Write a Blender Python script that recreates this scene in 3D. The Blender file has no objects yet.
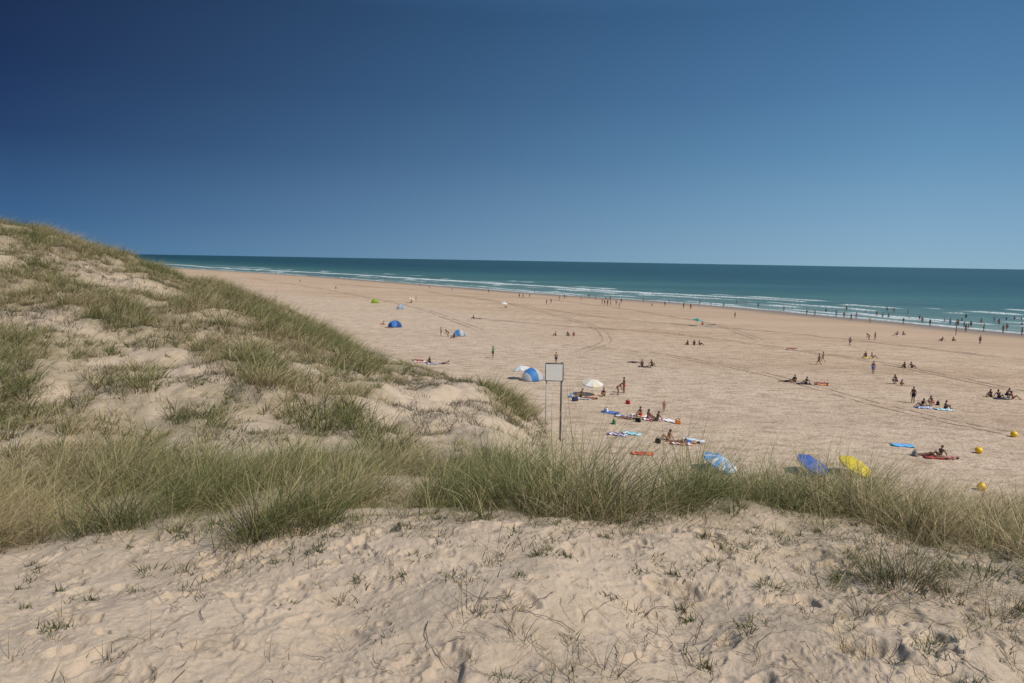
import bpy, bmesh, math, random
import numpy as np
from mathutils import Vector, Matrix
random.seed(7); RNG = np.random.default_rng(11)
scn = bpy.context.scene
COL = scn.collection
scn.view_settings.view_transform = 'Standard'; scn.view_settings.look = 'None'
scn.view_settings.exposure = 0
PI = math.pi
def lin(r, g, b):
    f = lambda c: (c/255/12.92) if c/255 <= .04045 else ((c/255+.055)/1.055)**2.4
    return (f(r), f(g), f(b))
# ------------------------------------------------------------------ camera
EYE = 14.0; FP = 683.0
pitch = math.atan(81.0/FP); roll = 0.0172
F = Vector((0, math.cos(pitch), -math.sin(pitch)))
R0 = Vector((1, 0, 0)); U0 = R0.cross(F)
Rv = (R0*math.cos(roll)+U0*math.sin(roll)).normalized(); Uv = Rv.cross(F)
cam = bpy.data.cameras.new('camera'); co = bpy.data.objects.new('camera', cam); COL.objects.link(co)
cam.lens = 24; cam.sensor_width = 36; cam.clip_end = 200000; cam.clip_start = .05
m = Matrix.Identity(4)
for i in range(3):
    m[i][0] = Rv[i]; m[i][1] = Uv[i]; m[i][2] = -F[i]
m.translation = (0, 0, EYE); co.matrix_world = m
scn.camera = co
def ray(u, v):
    return (Rv*((u-512)/FP)+Uv*((341.5-v)/FP)+F)
def project(x, y, z):
    dz = z-EYE
    a = x*Rv[0]+y*Rv[1]+dz*Rv[2]; b = x*Uv[0]+y*Uv[1]+dz*Uv[2]; c = x*F[0]+y*F[1]+dz*F[2]
    c = np.where(c > .05, c, .05)
    return 512+FP*a/c, 341.5-FP*b/c
# ------------------------------------------------------------------ noise
def _h(ix, iy, seed):
    ix = (ix.astype(np.int64) & 0xffffffff).astype(np.uint32); iy = (iy.astype(np.int64) & 0xffffffff).astype(np.uint32)
    n = ix*np.uint32(374761393)+iy*np.uint32(668265263)+np.uint32((seed*2246822519+12345) & 0xffffffff)
    n = (n ^ (n >> np.uint32(13)))*np.uint32(1274126177)
    n = n ^ (n >> np.uint32(16))
    return (n & np.uint32(0xffffff)).astype(np.float64)/0xffffff
def vn(x, y, seed=0):
    x = np.asarray(x, float); y = np.asarray(y, float)
    ix = np.floor(x); iy = np.floor(y); fx = x-ix; fy = y-iy
    fx = fx*fx*(3-2*fx); fy = fy*fy*(3-2*fy)
    a = _h(ix, iy, seed); b = _h(ix+1, iy, seed); c = _h(ix, iy+1, seed); d = _h(ix+1, iy+1, seed)
    return (a*(1-fx)+b*fx)*(1-fy)+(c*(1-fx)+d*fx)*fy
def fbm(x, y, seed=0, o=4):
    s = 0; a = .5; t = 0
    for i in range(o):
        s = s+a*vn(x, y, seed+i*17); t += a; a *= .5; x, y = (x*1.6+y*1.25)+3.1, (y*1.6-x*1.25)+1.7
    return s/t
def sst(a, b, x):
    t = np.clip((x-a)/(b-a), 0, 1); return t*t*(3-2*t)
# ------------------------------------------------------------------ shoreline
SEA = -1.3
nS = np.array((.787, .617)); nT = np.array((-.617, .787))
shore_px = [(1024, 334), (930, 325), (830, 316), (700, 304), (600, 297.5), (500, 290.5), (400, 282.5), (310, 276), (240, 271.5), (195, 269)]
st = []
for u, v in shore_px:
    r = ray(u, v); k = (SEA-EYE)/r.z; p = (r.x*k, r.y*k)
    st.append((p[0]*nT[0]+p[1]*nT[1], p[0]*nS[0]+p[1]*nS[1]))
st.sort()
Tt = np.array([-4000, -300]+[a for a, b in st]+[st[-1][0]+500, 5000]); Ts = np.array([150, 160]+[b for a, b in st]+[st[-1][1]-10, 120])
_tt = np.linspace(-4000, 5000, 1801); _ss = np.interp(_tt, Tt, Ts)
ker = np.exp(-np.linspace(-2, 2, 21)**2); ker /= ker.sum()
_ss = np.convolve(np.pad(_ss, 10, mode='edge'), ker, 'valid')
def s0(t):
    return np.interp(t, _tt, _ss)+2.5*(vn(t/23., t*0+3, 5)-.5)+1.2*(vn(t/7., t*0+9, 6)-.5)
def inland(x, y):
    s = x*nS[0]+y*nS[1]; t = x*nT[0]+y*nT[1]
    return s0(t)-s, s, t
def beach_z(x, y):
    d, s, t = inland(x, y)
    z = np.where(d > 0, np.minimum(SEA+d*.0105, 0.0), np.maximum(SEA+d*.03, -9))
    r = np.hypot(x, y)
    du = sst(5, -40, s)*sst(90, 160, r)*9*(.6+.8*fbm(x/40, y/40, 77, 3))
    return z+du
# ------------------------------------------------------------------ dune profiles  (column u -> list of (Y, v) or (Y, None, z))
P = {
 -250: [(1,None,12.25),(3,None,12.2),(5,None,11.8),(8.5,None,11.2),(14,None,11.3),(23,None,13.4),(32,None,16.4),(40,None,16.2),(60,None,8),(90,None,-3)],
 0: [(1,None,12.25),(2.9,683),(3.8,610),(5,560),(6.5,525),(8.5,490),(11,450),(14,405),(18,348),(23,296),(28,256),(34,230),(39,227),(44,None,14),(60,None,6),(90,None,-4)],
 70: [(1,None,12.25),(2.9,683),(3.8,606),(5,551),(6.5,517),(8.5,482),(11,442),(15,397),(19,346),(25,292),(32,254),(40,237),(44,None,13.4),(60,None,5.4),(88,None,-4)],
 130: [(1,None,12.25),(2.9,683),(3.8,603),(5,545),(6.5,513),(8.5,479),(11,440),(15,397),(19,352),(25,305),(32,276),(41,257),(45,None,12.4),(60,None,4.6),(87,None,-4)],
 180: [(1,None,12.25),(2.9,683),(3.8,602),(5,541),(6.5,510),(8.5,477),(11,440),(15,398),(19,357),(25,314),(32,291),(41,275),(45,None,11.4),(60,None,4),(85,None,-4)],
 240: [(1,None,12.25),(2.9,683),(3.8,600),(5,535),(6.5,505),(8.5,475),(11,440),(15,400),(20,357),(26,323),(33,303),(41,292),(45,None,10.0),(60,None,3),(80,None,-4)],
 330: [(1,None,12.25),(2.9,683),(3.8,597),(5,528),(6.5,500),(8.5,475),(11,445),(15,410),(20,378),(26,355),(33,344),(36,342),(40,None,8),(55,None,2),(70,None,-4)],
 400: [(1,None,12.25),(2.9,683),(3.8,595),(5,524),(6.5,498),(8.5,475),(11,450),(15,420),(20,394),(26,374),(31,368),(35,None,7.6),(50,None,1.5),(64,None,-4)],
 490: [(1,None,12.25),(2.9,683),(3.8,595),(5,520),(6.5,495),(8.5,475),(11,455),(15,426),(20,402),(25,388),(28,384),(31,None,7),(42,None,1),(54,None,-4)],
 522: [(1,None,12.25),(2.9,683),(3.8,595),(5,520),(6.5,495),(9,480),(12,465),(16,441),(20,418),(24,404),(25.5,402),(28,None,7.0),(38,None,.8),(48,None,-4)],
 553: [(1,None,12.25),(2.9,683),(3.8,595),(5,520),(6.5,502),(9,None,10.6),(12,None,9.9),(18,None,8.9),(25,None,7.7),(30.5,None,6.6),(35,None,3.5),(42,None,.2),(50,None,-4)],
 605: [(1,None,12.25),(2.9,683),(3.8,597),(5,526),(6.3,504),(9,None,10.3),(13,None,8.7),(20,None,6.0),(30,None,2.2),(38,None,0),(46,None,-4)],
 700: [(1,None,12.25),(2.9,683),(3.8,600),(5,532),(6.4,504),(7.6,None,11.2),(9.5,None,10.1),(13,None,8.2),(20,None,5),(30,None,1.5),(36,None,0),(44,None,-4)],
 850: [(1,None,12.25),(2.9,683),(3.8,603),(5,537),(6.6,503),(7.8,None,11.2),(9.5,None,10.1),(13,None,8.2),(20,None,5),(30,None,1.3),(36,None,-.3),(44,None,-4)],
 1024: [(1,None,12.25),(2.9,683),(3.8,612),(5,556),(6.8,522),(8,None,10.8),(10,None,9.5),(14,None,7.4),(20,None,4.7),(28,None,1.5),(34,None,-.3),(42,None,-4)],
 1300: [(1,None,12.25),(3,None,12.1),(5,None,11.8),(7,None,11.3),(10,None,9.6),(15,None,7.2),(22,None,4),(30,None,1),(42,None,-4)],
}
LR = np.linspace(math.log(.5), math.log(130), 260)
azs = []; Zc = []
for u in sorted(P):
    az = math.atan2((u-512)/FP, 1.0); rr = []; zz = []
    for n in P[u]:
        Y = n[0]
        if n[1] is None: z = n[2]
        else:
            d = ray(u, n[1]); z = EYE+d.z/d.y*Y
        rr.append(math.log(Y/math.cos(az))); zz.append(z)
    azs.append(az); Zc.append(np.interp(LR, rr, zz))
back = np.interp(LR, [0, math.log(8), math.log(30), math.log(130)], [12.25, 12.3, 11, 9])
azs = [-PI, -1.9]+azs+[1.9, PI]
mixl = .5*back+.5*Zc[0]; Zc = [back, mixl]+Zc+[.5*back+.5*Zc[-1], back]
AZ = np.linspace(-PI, PI, 721)
Zc = np.array(Zc)
ZG = np.stack([np.interp(AZ, azs, Zc[:, j]) for j in range(len(LR))], 1)
def blur(A, n, ax):
    k = np.exp(-np.linspace(-2, 2, 2*n+1)**2); k /= k.sum()
    Pd = np.pad(A, [(n, n) if i == ax else (0, 0) for i in range(2)], mode='edge')
    out = 0
    for i, w in enumerate(k):
        sl = [slice(None)]*2; sl[ax] = slice(i, i+A.shape[ax]); out = out+w*Pd[tuple(sl)]
    return out
ZG = blur(blur(ZG, 3, 0), 2, 1)
def dune_z(x, y):
    r = np.hypot(x, y); az = np.arctan2(x, y)
    a = (az+PI)/(2*PI)*720; a0 = np.clip(np.floor(a).astype(int), 0, 719); fa = a-a0
    l = (np.log(np.clip(r, .5, 129.9))-LR[0])/(LR[1]-LR[0]); l0 = np.clip(np.floor(l).astype(int), 0, 258); fl = l-l0
    z = (ZG[a0, l0]*(1-fl)+ZG[a0, l0+1]*fl)*(1-fa)+(ZG[a0+1, l0]*(1-fl)+ZG[a0+1, l0+1]*fl)*fa
    return z-sst(100, 128, r)*16
def height(x, y, fine=True):
    x = np.asarray(x, float); y = np.asarray(y, float)
    r = np.hypot(x, y)
    zd = dune_z(x, y); zb = beach_z(x, y)
    amp = np.clip((r-4)/14, .0, 1)
    zd = zd+amp*(1.0*(fbm(x/5, y/5, 1, 3)-.5)+.95*(fbm(x/1.6, y/1.6, 21, 4)-.5)+.10*amp)
    zd = zd+.24*(fbm(x/1.1, y/1.1, 31, 2)-.5)*np.clip(1.2-amp, 0, 1)
    k = .6
    h = np.clip(.5+.5*(zd-zb)/k, 0, 1)
    z = zb*(1-h)+zd*h+k*h*(1-h)*.5
    return z, h
def hz(x, y):
    z, h = height(np.array([x]), np.array([y])); return float(z[0])
def on_ground(u, v):
    d = ray(u, v); rs = np.concatenate([np.linspace(1.5, 12, 1200), np.linspace(12, 1200, 9000)])
    z, _ = height(d.x*rs, d.y*rs); zz = EYE+d.z*rs
    i = np.argmax(zz < z); return float(d.x*rs[i]), float(d.y*rs[i]), float(z[i])
def on_beach(u, v):
    d = ray(u, v); z = 0.0
    for _ in range(6):
        k = (z-EYE)/d.z; x = d.x*k; y = d.y*k
        z = max(float(beach_z(np.array([x]), np.array([y]))[0]), SEA)
    return x, y, z
# ------------------------------------------------------------------ material helpers
def newmat(name):
    mt = bpy.data.materials.new(name); mt.use_nodes = True; nt = mt.node_tree
    return mt, nt, nt.nodes['Principled BSDF']
def N(nt, t, **kw):
    n = nt.nodes.new(t)
    for k, v in kw.items(): setattr(n, k, v)
    return n
def L(nt, a, b): nt.links.new(a, b)
def noise(nt, vec, scale, detail=4, rough=.55, dist=0.0):
    n = N(nt, 'ShaderNodeTexNoise'); n.inputs['Scale'].default_value = scale; n.inputs['Detail'].default_value = detail
    n.inputs['Roughness'].default_value = rough; n.inputs['Distortion'].default_value = dist
    if vec is not None: L(nt, vec, n.inputs['Vector'])
    return n.outputs['Fac']
def ramp(nt, fac, stops):
    n = N(nt, 'ShaderNodeValToRGB'); e = n.color_ramp.elements
    while len(e) < len(stops): e.new(.5)
    for el, (p, c) in zip(e, stops):
        el.position = p; el.color = (c if len(c) == 4 else (*c, 1)) if isinstance(c, tuple) else (c, c, c, 1)
    L(nt, fac, n.inputs['Fac']); return n.outputs['Color']
def mixc(nt, fac, a, b, mode='MIX'):
    n = N(nt, 'ShaderNodeMix', data_type='RGBA', blend_type=mode)
    for sock, val in ((n.inputs[0], fac), (n.inputs[6], a), (n.inputs[7], b)):
        if hasattr(val, 'node'): L(nt, val, sock)
        elif isinstance(val, tuple): sock.default_value = (*val, 1)
        else: sock.default_value = val
    return n.outputs[2]
def mth(nt, op, a, b=0.0, c=None):
    n = N(nt, 'ShaderNodeMath', operation=op)
    for i, val in enumerate((a, b) if c is None else (a, b, c)):
        if hasattr(val, 'node'): L(nt, val, n.inputs[i])
        else: n.inputs[i].default_value = val
    return n.outputs[0]
_mc = {}
def simple(name, c, rough=.7, var=.12, trans=0.0):
    key = (name, c)
    if key in _mc: return _mc[key]
    mt, nt, p = newmat(name)
    tc = N(nt, 'ShaderNodeTexCoord').outputs['Object']
    f = noise(nt, tc, 9, 3)
    col = mixc(nt, f, tuple(x*(1-var) for x in c), tuple(min(1, x*(1+var)) for x in c))
    L(nt, col, p.inputs['Base Color']); p.inputs['Roughness'].default_value = rough
    if trans:
        tr = N(nt, 'ShaderNodeBsdfTranslucent'); L(nt, col, tr.inputs['Color'])
        mx = N(nt, 'ShaderNodeMixShader'); mx.inputs[0].default_value = trans
        L(nt, p.outputs[0], mx.inputs[1]); L(nt, tr.outputs[0], mx.inputs[2])
        L(nt, mx.outputs[0], nt.nodes['Material Output'].inputs['Surface'])
    _mc[key] = mt; return mt
# ------------------------------------------------------------------ numpy mesh
def npmesh(name, V, Q, attrs=None, smooth=True):
    me = bpy.data.meshes.new(name)
    nv = len(V); nf = len(Q); k = Q.shape[1]
    me.vertices.add(nv); me.vertices.foreach_set('co', V.astype(np.float32).ravel())
    me.loops.add(nf*k); me.loops.foreach_set('vertex_index', Q.astype(np.int32).ravel())
    me.polygons.add(nf); me.polygons.foreach_set('loop_start', np.arange(0, nf*k, k, dtype=np.int32))
    me.polygons.foreach_set('use_smooth', np.full(nf, smooth))
    me.update(calc_edges=True)
    for an, arr in (attrs or {}).items():
        a = me.attributes.new(an, 'FLOAT_COLOR', 'POINT')
        a.data.foreach_set('color', np.concatenate([arr, np.ones((nv, 1))], 1).astype(np.float32).ravel())
    me.validate(); return me
def link(name, me, mat=None, parent=None):
    o = bpy.data.objects.new(name, me); COL.objects.link(o)
    if mat is not None and not me.materials:
        for q in (mat if isinstance(mat, (list, tuple)) else [mat]): me.materials.append(q)
    if parent: o.parent = parent
    return o
def tag(o, label, cat=None, group=None, kind=None):
    o['label'] = label
    if cat: o['category'] = cat
    if group: o['group'] = group
    if kind: o['kind'] = kind
    return o
# ------------------------------------------------------------------ vegetation mask
ELL = [(70,240,130,20,10,1,.65),(20,285,72,28,0,.9,.6),(105,312,66,22,20,1,.65),(8,378,46,58,0,1,.85),(228,308,64,28,15,1,.75),
 (300,338,90,22,22,1,.76),(268,378,64,20,48,1,.76),(212,342,54,24,30,.95,.72),(130,388,32,16,0,.95,.62),(205,428,32,14,0,.95,.6),(365,430,64,16,42,1,.68),
 (508,398,32,17,38,1,.6),(440,371,60,7,8,.8,.38),(430,452,75,14,0,.6,.38),(70,424,58,13,0,.75,.5),(160,335,52,16,0,.85,.5),(300,470,80,15,0,.75,.42),
 (60,348,66,15,0,.85,.52),(320,410,28,14,20,.85,.55),(150,455,60,13,0,.8,.5),(40,455,50,13,0,.8,.5),(185,288,22,10,0,.95,.5),
 (150,272,40,10,20,1,.55),(380,395,30,8,30,.5,.38)]
VBu = [-400, 0,100,240,330,430,500,560,700,850,950,1024,1500]; VBv = [575, 562,550,540,536,534,526,524,532,540,558,584,640]
HHu = [-400,0,60,130,200,300,400,470,520,600,680,740,850,930,1024,1400]; HHv = [.45,.48,.54,.68,.64,.48,.40,.50,.70,.86,.74,.58,.60,.46,.40,.36]
def veg(x, y, z):
    u, v = project(x, y, z)
    den = np.zeros_like(u); ht = np.full_like(u, .24)
    w = 14*(fbm(x/2.2, y/2.2, 51, 3)-.5)
    for cu, cv, ru, rv, an, de, hh in ELL:
        a = math.radians(an); du = u-cu+w*2; dv = v-cv+w
        p = (du*math.cos(a)+dv*math.sin(a))/ru; q = (-du*math.sin(a)+dv*math.cos(a))/rv
        e = de*sst(1.35, .6, np.hypot(p, q))*(y > 8.2)
        ht = np.where(e > den, hh, ht); den = np.maximum(den, e)
    den = den*(.70+.30*sst(.32, .56, fbm(x/1.2, y/1.2, 55, 3)))
    vb = np.interp(u, VBu, VBv)
    edge = vb-v+60*(fbm(x/.7, y/.7, 61, 3)-.5)
    patch = sst(.34, .58, fbm(x/.6, y/.6, 71, 2)); full = np.interp(u, [0, 440, 520, 700, 760, 1024], [.30, .30, .8, .75, .6, .5])
    band = sst(-4, 14, edge)*(y < 9.5)*(full+(1-full)*patch)
    ht = np.where(band > den, np.interp(u, HHu, HHv)*(.6+.55*patch), ht); den = np.maximum(den, band)
    rs = .6*sst(7, 9, y)*(u > 540)*sst(40, 20, y); den = np.maximum(den, rs)
    rp = .6*(u > 740)*sst(680, 560, v)*(y < 7)*sst(.40, .56, fbm(x/.5, y/.5, 81, 2))*sst(740, 860, u); den = np.maximum(den, rp)
    openp = sst(370, 410, u)*sst(375, 392, v)*sst(470, 450, v)
    base = .68*sst(.38, .60, fbm(x/1.3, y/1.3, 91, 3))*(y > 8)*(1-.7*openp); den = np.maximum(den, base)
    out = (u < -60)*(y > 5)*.8*sst(.35, .6, fbm(x/3, y/3, 95, 3)); den = np.maximum(den, out)
    return den, ht, u, v
# ------------------------------------------------------------------ ground
radii = np.concatenate([[.02, .3], np.linspace(.6, 2, 16)[:-1], np.linspace(2, 6.6, 420)[:-1], np.exp(np.linspace(math.log(6.6), math.log(50), 330))[:-1],
                        np.exp(np.linspace(math.log(50), math.log(700), 170))[:-1], np.exp(np.linspace(math.log(700), math.log(70000), 60))])
fa = math.radians(50)
ang = np.concatenate([np.linspace(-PI, -fa, 70)[:-1], np.linspace(-fa, fa, 1150), np.linspace(fa, PI, 70)[1:-1]])
A, Rr = np.meshgrid(ang, radii, indexing='ij'); na, nr = A.shape
X = Rr*np.sin(A); Y = Rr*np.cos(A)
Zs, dm = height(X, Y)
sub = (Rr > 1.9) & (Rr < 7.5) & (np.abs(A) < 1.0)
xs = X[sub]; ys = Y[sub]; dz = np.zeros_like(xs)
for i in range(560):   # trampled prints on the sandy ledge
    px = RNG.uniform(-6, 6); py = RNG.uniform(2.0, 5.8); an = RNG.uniform(0, PI); sc = RNG.uniform(.4, 1.4)
    near = (np.abs(xs-px) < .34) & (np.abs(ys-py) < .34)
    x_ = xs[near]; y_ = ys[near]; dx = x_-px; dy = y_-py
    a = (dx*math.cos(an)+dy*math.sin(an))/(.11*sc); b = (-dx*math.sin(an)+dy*math.cos(an))/(.060*sc)
    q = np.hypot(a, b)+.8*(vn(x_*22, y_*22, i)-.5)
    dep = RNG.uniform(.008, .029)*(.5+.4*sc)
    dz[near] += -dep*sst(1.2, .6, q)+.4*dep*np.exp(-((q-1.38)/.27)**2)
dz += .018*(fbm(xs/.07, ys/.07, 201, 4)-.5)+.08*(fbm(xs/.42, ys/.42, 202, 3)-.5)
cl = fbm(xs/.035, ys/.035, 207, 2); dz += .008*sst(.60, .78, cl)*sst(.42, .6, fbm(xs/.5, ys/.5, 208, 2))
fade = sst(7.5, 6, Rr[sub]); Zs[sub] += dz*fade
def gz(x, y):
    x = np.atleast_1d(x); y = np.atleast_1d(y)
    i = np.clip(np.round((np.arctan2(x, y)+fa)/(2*fa)*1149).astype(int), 0, 1149)+69
    j = np.clip(np.searchsorted(radii, np.hypot(x, y)), 0, nr-1); return Zs[i, j]
Vd, Vh, _, _ = veg(X.ravel(), Y.ravel(), Zs.ravel())
Vd = Vd.reshape(X.shape)*(dm > .5)*(Rr < 110)
Vd = np.maximum(Vd, ((Rr >= 110) & (dm > .3))*.6)
d_in, s_, t_ = inland(X, Y)
nz = fbm(t_/30, s_/10, 301, 3)-.5
wet = sst(22, 2, d_in+8*nz); damp = sst(80, 25, d_in+30*nz); dryz = sst(95, 130, d_in+30*nz)
attr = np.stack([Vd.ravel(), wet.ravel(), dm.ravel()], 1)
attr2 = np.stack([damp.ravel(), dryz.ravel(), dm.ravel()*0], 1)
Vv = np.stack([X.ravel(), Y.ravel(), Zs.ravel()], 1)
I, J = np.meshgrid(np.arange(na), np.arange(nr-1), indexing='ij'); I2 = (I+1) % na
Q = np.stack([I*nr+J, I*nr+J+1, I2*nr+J+1, I2*nr+J], -1).reshape(-1, 4)
Q = Q[:, ::-1].copy()
g = npmesh('ground', Vv, Q, {'zones': attr, 'beachzones': attr2})
if g.polygons[5000].normal.z < 0: g.flip_normals()
mt, nt, p = newmat('sand')
at = N(nt, 'ShaderNodeAttribute', attribute_name='zones'); sp = N(nt, 'ShaderNodeSeparateColor'); L(nt, at.outputs['Color'], sp.inputs[0])
vegf, wetf, dunef = sp.outputs[0], sp.outputs[1], sp.outputs[2]
at2 = N(nt, 'ShaderNodeAttribute', attribute_name='beachzones'); sp2 = N(nt, 'ShaderNodeSeparateColor'); L(nt, at2.outputs['Color'], sp2.inputs[0])
dampf, dryf = sp2.outputs[0], sp2.outputs[1]
oc = N(nt, 'ShaderNodeTexCoord').outputs['Object']
SHROT = (0, 0, -math.atan2(.787, -.617))
n_big = noise(nt, oc, .18, 4); n_mid = noise(nt, oc, 1.6, 5, .6); n_fine = noise(nt, oc, 22, 4, .65); n_grain = noise(nt, oc, 240, 2, .6)
dcol = mixc(nt, ramp(nt, n_mid, [(.3, 0.0), (.7, 1.0)]), (.44, .335, .235), (.54, .42, .305))
dcol = mixc(nt, ramp(nt, n_fine, [(.35, 0.0), (.7, 1.0)]), dcol, (.52, .41, .30))
dcol = mixc(nt, mth(nt, 'MULTIPLY', ramp(nt, n_grain, [(.52, 0.0), (.68, 1.0)]), .4), dcol, (.19, .14, .10))
mp = N(nt, 'ShaderNodeMapping'); L(nt, oc, mp.inputs['Vector']); mp.inputs['Rotation'].default_value = SHROT; mp.inputs['Scale'].default_value = (.012, .10, .1)
streak = noise(nt, mp.outputs[0], 1.0, 6, .62, .6)
bcol = mixc(nt, ramp(nt, streak, [(.36, 0.0), (.62, 1.0)]), (.42, .285, .18), (.58, .42, .285))
mp2 = N(nt, 'ShaderNodeMapping'); L(nt, oc, mp2.inputs['Vector']); mp2.inputs['Rotation'].default_value = SHROT; mp2.inputs['Scale'].default_value = (.45, 1.0, 1)
foot = noise(nt, mp2.outputs[0], .9, 6, .8)
dry = mth(nt, 'SUBTRACT', 1.0, dampf)
mp3 = N(nt, 'ShaderNodeMapping'); L(nt, oc, mp3.inputs['Vector']); mp3.inputs['Rotation'].default_value = SHROT; mp3.inputs['Scale'].default_value = (.008, .045, .1)
zone = ramp(nt, noise(nt, mp3.outputs[0], 1.0, 5, .55, 1.2), [(.42, 0.0), (.58, 1.0)])
bcol = mixc(nt, mth(nt, 'MULTIPLY', zone, .45), bcol, (.64, .485, .34))
bcol = mixc(nt, mth(nt, 'MULTIPLY', dampf, .6), bcol, (.40, .275, .18))
bcol = mixc(nt, mth(nt, 'MULTIPLY', dryf, .6), bcol, (.62, .49, .365))
bcol = mixc(nt, mth(nt, 'MULTIPLY', mth(nt, 'MULTIPLY', ramp(nt, foot, [(.38, 1.0), (.54, 0.0)]), .85), mth(nt, 'ADD', mth(nt, 'MULTIPLY', dry, .75), .12)), bcol, (.28, .195, .125))
bcol = mixc(nt, mth(nt, 'MULTIPLY', ramp(nt, n_big, [(.4, 0.0), (.7, 1.0)]), .3), bcol, (.42, .29, .19))
col = mixc(nt, dunef, bcol, dcol)
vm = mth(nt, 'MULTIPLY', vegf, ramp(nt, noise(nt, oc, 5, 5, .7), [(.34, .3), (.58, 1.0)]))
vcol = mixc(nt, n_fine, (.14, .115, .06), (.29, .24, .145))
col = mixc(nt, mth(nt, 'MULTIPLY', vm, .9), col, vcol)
litter = mth(nt, 'MULTIPLY', mth(nt, 'MULTIPLY', dunef, ramp(nt, noise(nt, oc, 2.4, 8, .85), [(.52, 0.0), (.66, 1.0)])), .4)
col = mixc(nt, litter, col, (.20, .16, .105))
col = mixc(nt, mth(nt, 'MULTIPLY', wetf, .9), col, (.22, .16, .11))
L(nt, col, p.inputs['Base Color'])
L(nt, mth(nt, 'SUBTRACT', .95, mth(nt, 'MULTIPLY', wetf, .55)), p.inputs['Roughness'])
p.inputs['Specular IOR Level'].default_value = .25
h1 = mth(nt, 'MULTIPLY', n_fine, .011); h2 = mth(nt, 'MULTIPLY', n_grain, .003)
h3 = mth(nt, 'MULTIPLY', mth(nt, 'MULTIPLY', noise(nt, oc, 2.2, 5, .65), mth(nt, 'ADD', mth(nt, 'MULTIPLY', dry, .9), .1)), mth(nt, 'SUBTRACT', .26, mth(nt, 'MULTIPLY', dunef, .23)))
hh = mth(nt, 'ADD', mth(nt, 'ADD', h1, h2), h3)
bp = N(nt, 'ShaderNodeBump'); bp.inputs['Distance'].default_value = 1; bp.inputs['Strength'].default_value = 1; L(nt, hh, bp.inputs['Height']); L(nt, bp.outputs[0], p.inputs['Normal'])
ground = link('ground', g, mt); tag(ground, 'sandy dunes falling away to a wide tan beach', 'ground', kind='structure')
# ------------------------------------------------------------------ sea
ds = np.concatenate([np.arange(-14, 110, .5), np.exp(np.linspace(math.log(110), math.log(90000), 130))])
ts = np.concatenate([-np.exp(np.linspace(math.log(90000), math.log(300), 25))[:-1], np.arange(-300, 900, 2.5), np.exp(np.linspace(math.log(900), math.log(90000), 60))])
T, D = np.meshgrid(ts, ds, indexing='ij')
S0 = s0(T); S = S0+D
XX = S*nS[0]+T*nT[0]; YY = S*nS[1]+T*nT[1]
ZZ = np.full_like(XX, SEA); foam = np.zeros_like(XX)
BK = [(3.5, .08, .8, .30), (11, .18, .9, .42), (22, .28, 1.0, .43), (36, .35, 1.1, .45), (56, .45, 1.4, .40), (78, .45, 1.4, .52), (104, .4, 1.8, .60)]
for i, (d0, am, w, thr) in enumerate(BK):
    dc = d0+16*(fbm(T/45, T*0+i*5, 400+i, 3)-.5)*min(1, d0/20)+3*(vn(T/9, T*0+i, 410+i)-.5)
    thr_t = thr-(.30*sst(150, 240, T) if i == 4 else 0)+(.15*sst(250, 400, T) if i in (1, 2, 3, 5) else 0)
    pres = sst(thr_t-.06, thr_t+.14, fbm(T/20+i*11, T*0+i*7, 420+i, 4))
    wid = w*(.6+.9*vn(T/6, T*0+i*3, 450+i))*(1+(.8*sst(170, 300, T) if i == 4 else 0))
    pk = np.exp(-((D-dc)/(w*1.6))**2); ZZ += am*pk*(.4+.6*pres)*(D > 1)
    foam = np.maximum(foam, pres*np.where(D > dc, np.exp(-((D-dc)/(.5*wid))**2), np.exp(-((D-dc)/(1.8*wid))**2)))
foam = np.maximum(foam, np.exp(-((D-.5)/.7)**2)*.75)
ZZ += .10*np.sin(D/2.3+5*fbm(T/40, D/40, 440, 2))*sst(4, 30, D)*sst(1500, 200, D)
ZZ = np.where(D < 1, np.minimum(ZZ, SEA+.03), ZZ)
me = npmesh('sea', np.stack([XX.ravel(), YY.ravel(), ZZ.ravel()], 1),
   (lambda I, J, n: np.stack([I*n+J, I*n+J+1, (I+1)*n+J+1, (I+1)*n+J], -1).reshape(-1, 4))(*np.meshgrid(np.arange(len(ts)-1), np.arange(len(ds)-1), indexing='ij'), len(ds)),
   {'shore': np.stack([np.clip(D.ravel()/600, 0, 1)**.5, foam.ravel(), np.clip(D.ravel()/30, 0, 1)], 1)})
if me.polygons[5000].normal.z < 0: me.flip_normals()
mt, nt, p = newmat('sea_water')
at = N(nt, 'ShaderNodeAttribute', attribute_name='shore'); sp = N(nt, 'ShaderNodeSeparateColor'); L(nt, at.outputs['Color'], sp.inputs[0])
oc = N(nt, 'ShaderNodeTexCoord').outputs['Object']
mp = N(nt, 'ShaderNodeMapping'); L(nt, oc, mp.inputs['Vector']); mp.inputs['Rotation'].default_value = SHROT; mp.inputs['Scale'].default_value = (.25, 1, 1)
w1 = noise(nt, mp.outputs[0], .25, 5, .6); w2 = noise(nt, mp.outputs[0], 1.4, 4, .6)
wb = noise(nt, mp.outputs[0], .012, 5, .6)
base = ramp(nt, sp.outputs[0], [(0.0, (.27, .275, .21)), (.15, (.18, .25, .20)), (.32, (.105, .195, .16)), (.50, (.050, .135, .112)), (.72, (.018, .076, .068)), (1.0, (.006, .045, .044))])
base = mixc(nt, mth(nt, 'MULTIPLY', ramp(nt, wb, [(.4, 0.0), (.65, 1.0)]), .45), base, (.005, .038, .038))
base = mixc(nt, mth(nt, 'MULTIPLY', ramp(nt, w1, [(.45, 0.0), (.7, 1.0)]), .35), base, (.08, .15, .125))
fm = mth(nt, 'MULTIPLY', sp.outputs[1], ramp(nt, noise(nt, oc, .9, 6, .8), [(.40, .05), (.58, 1.0)]))
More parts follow.
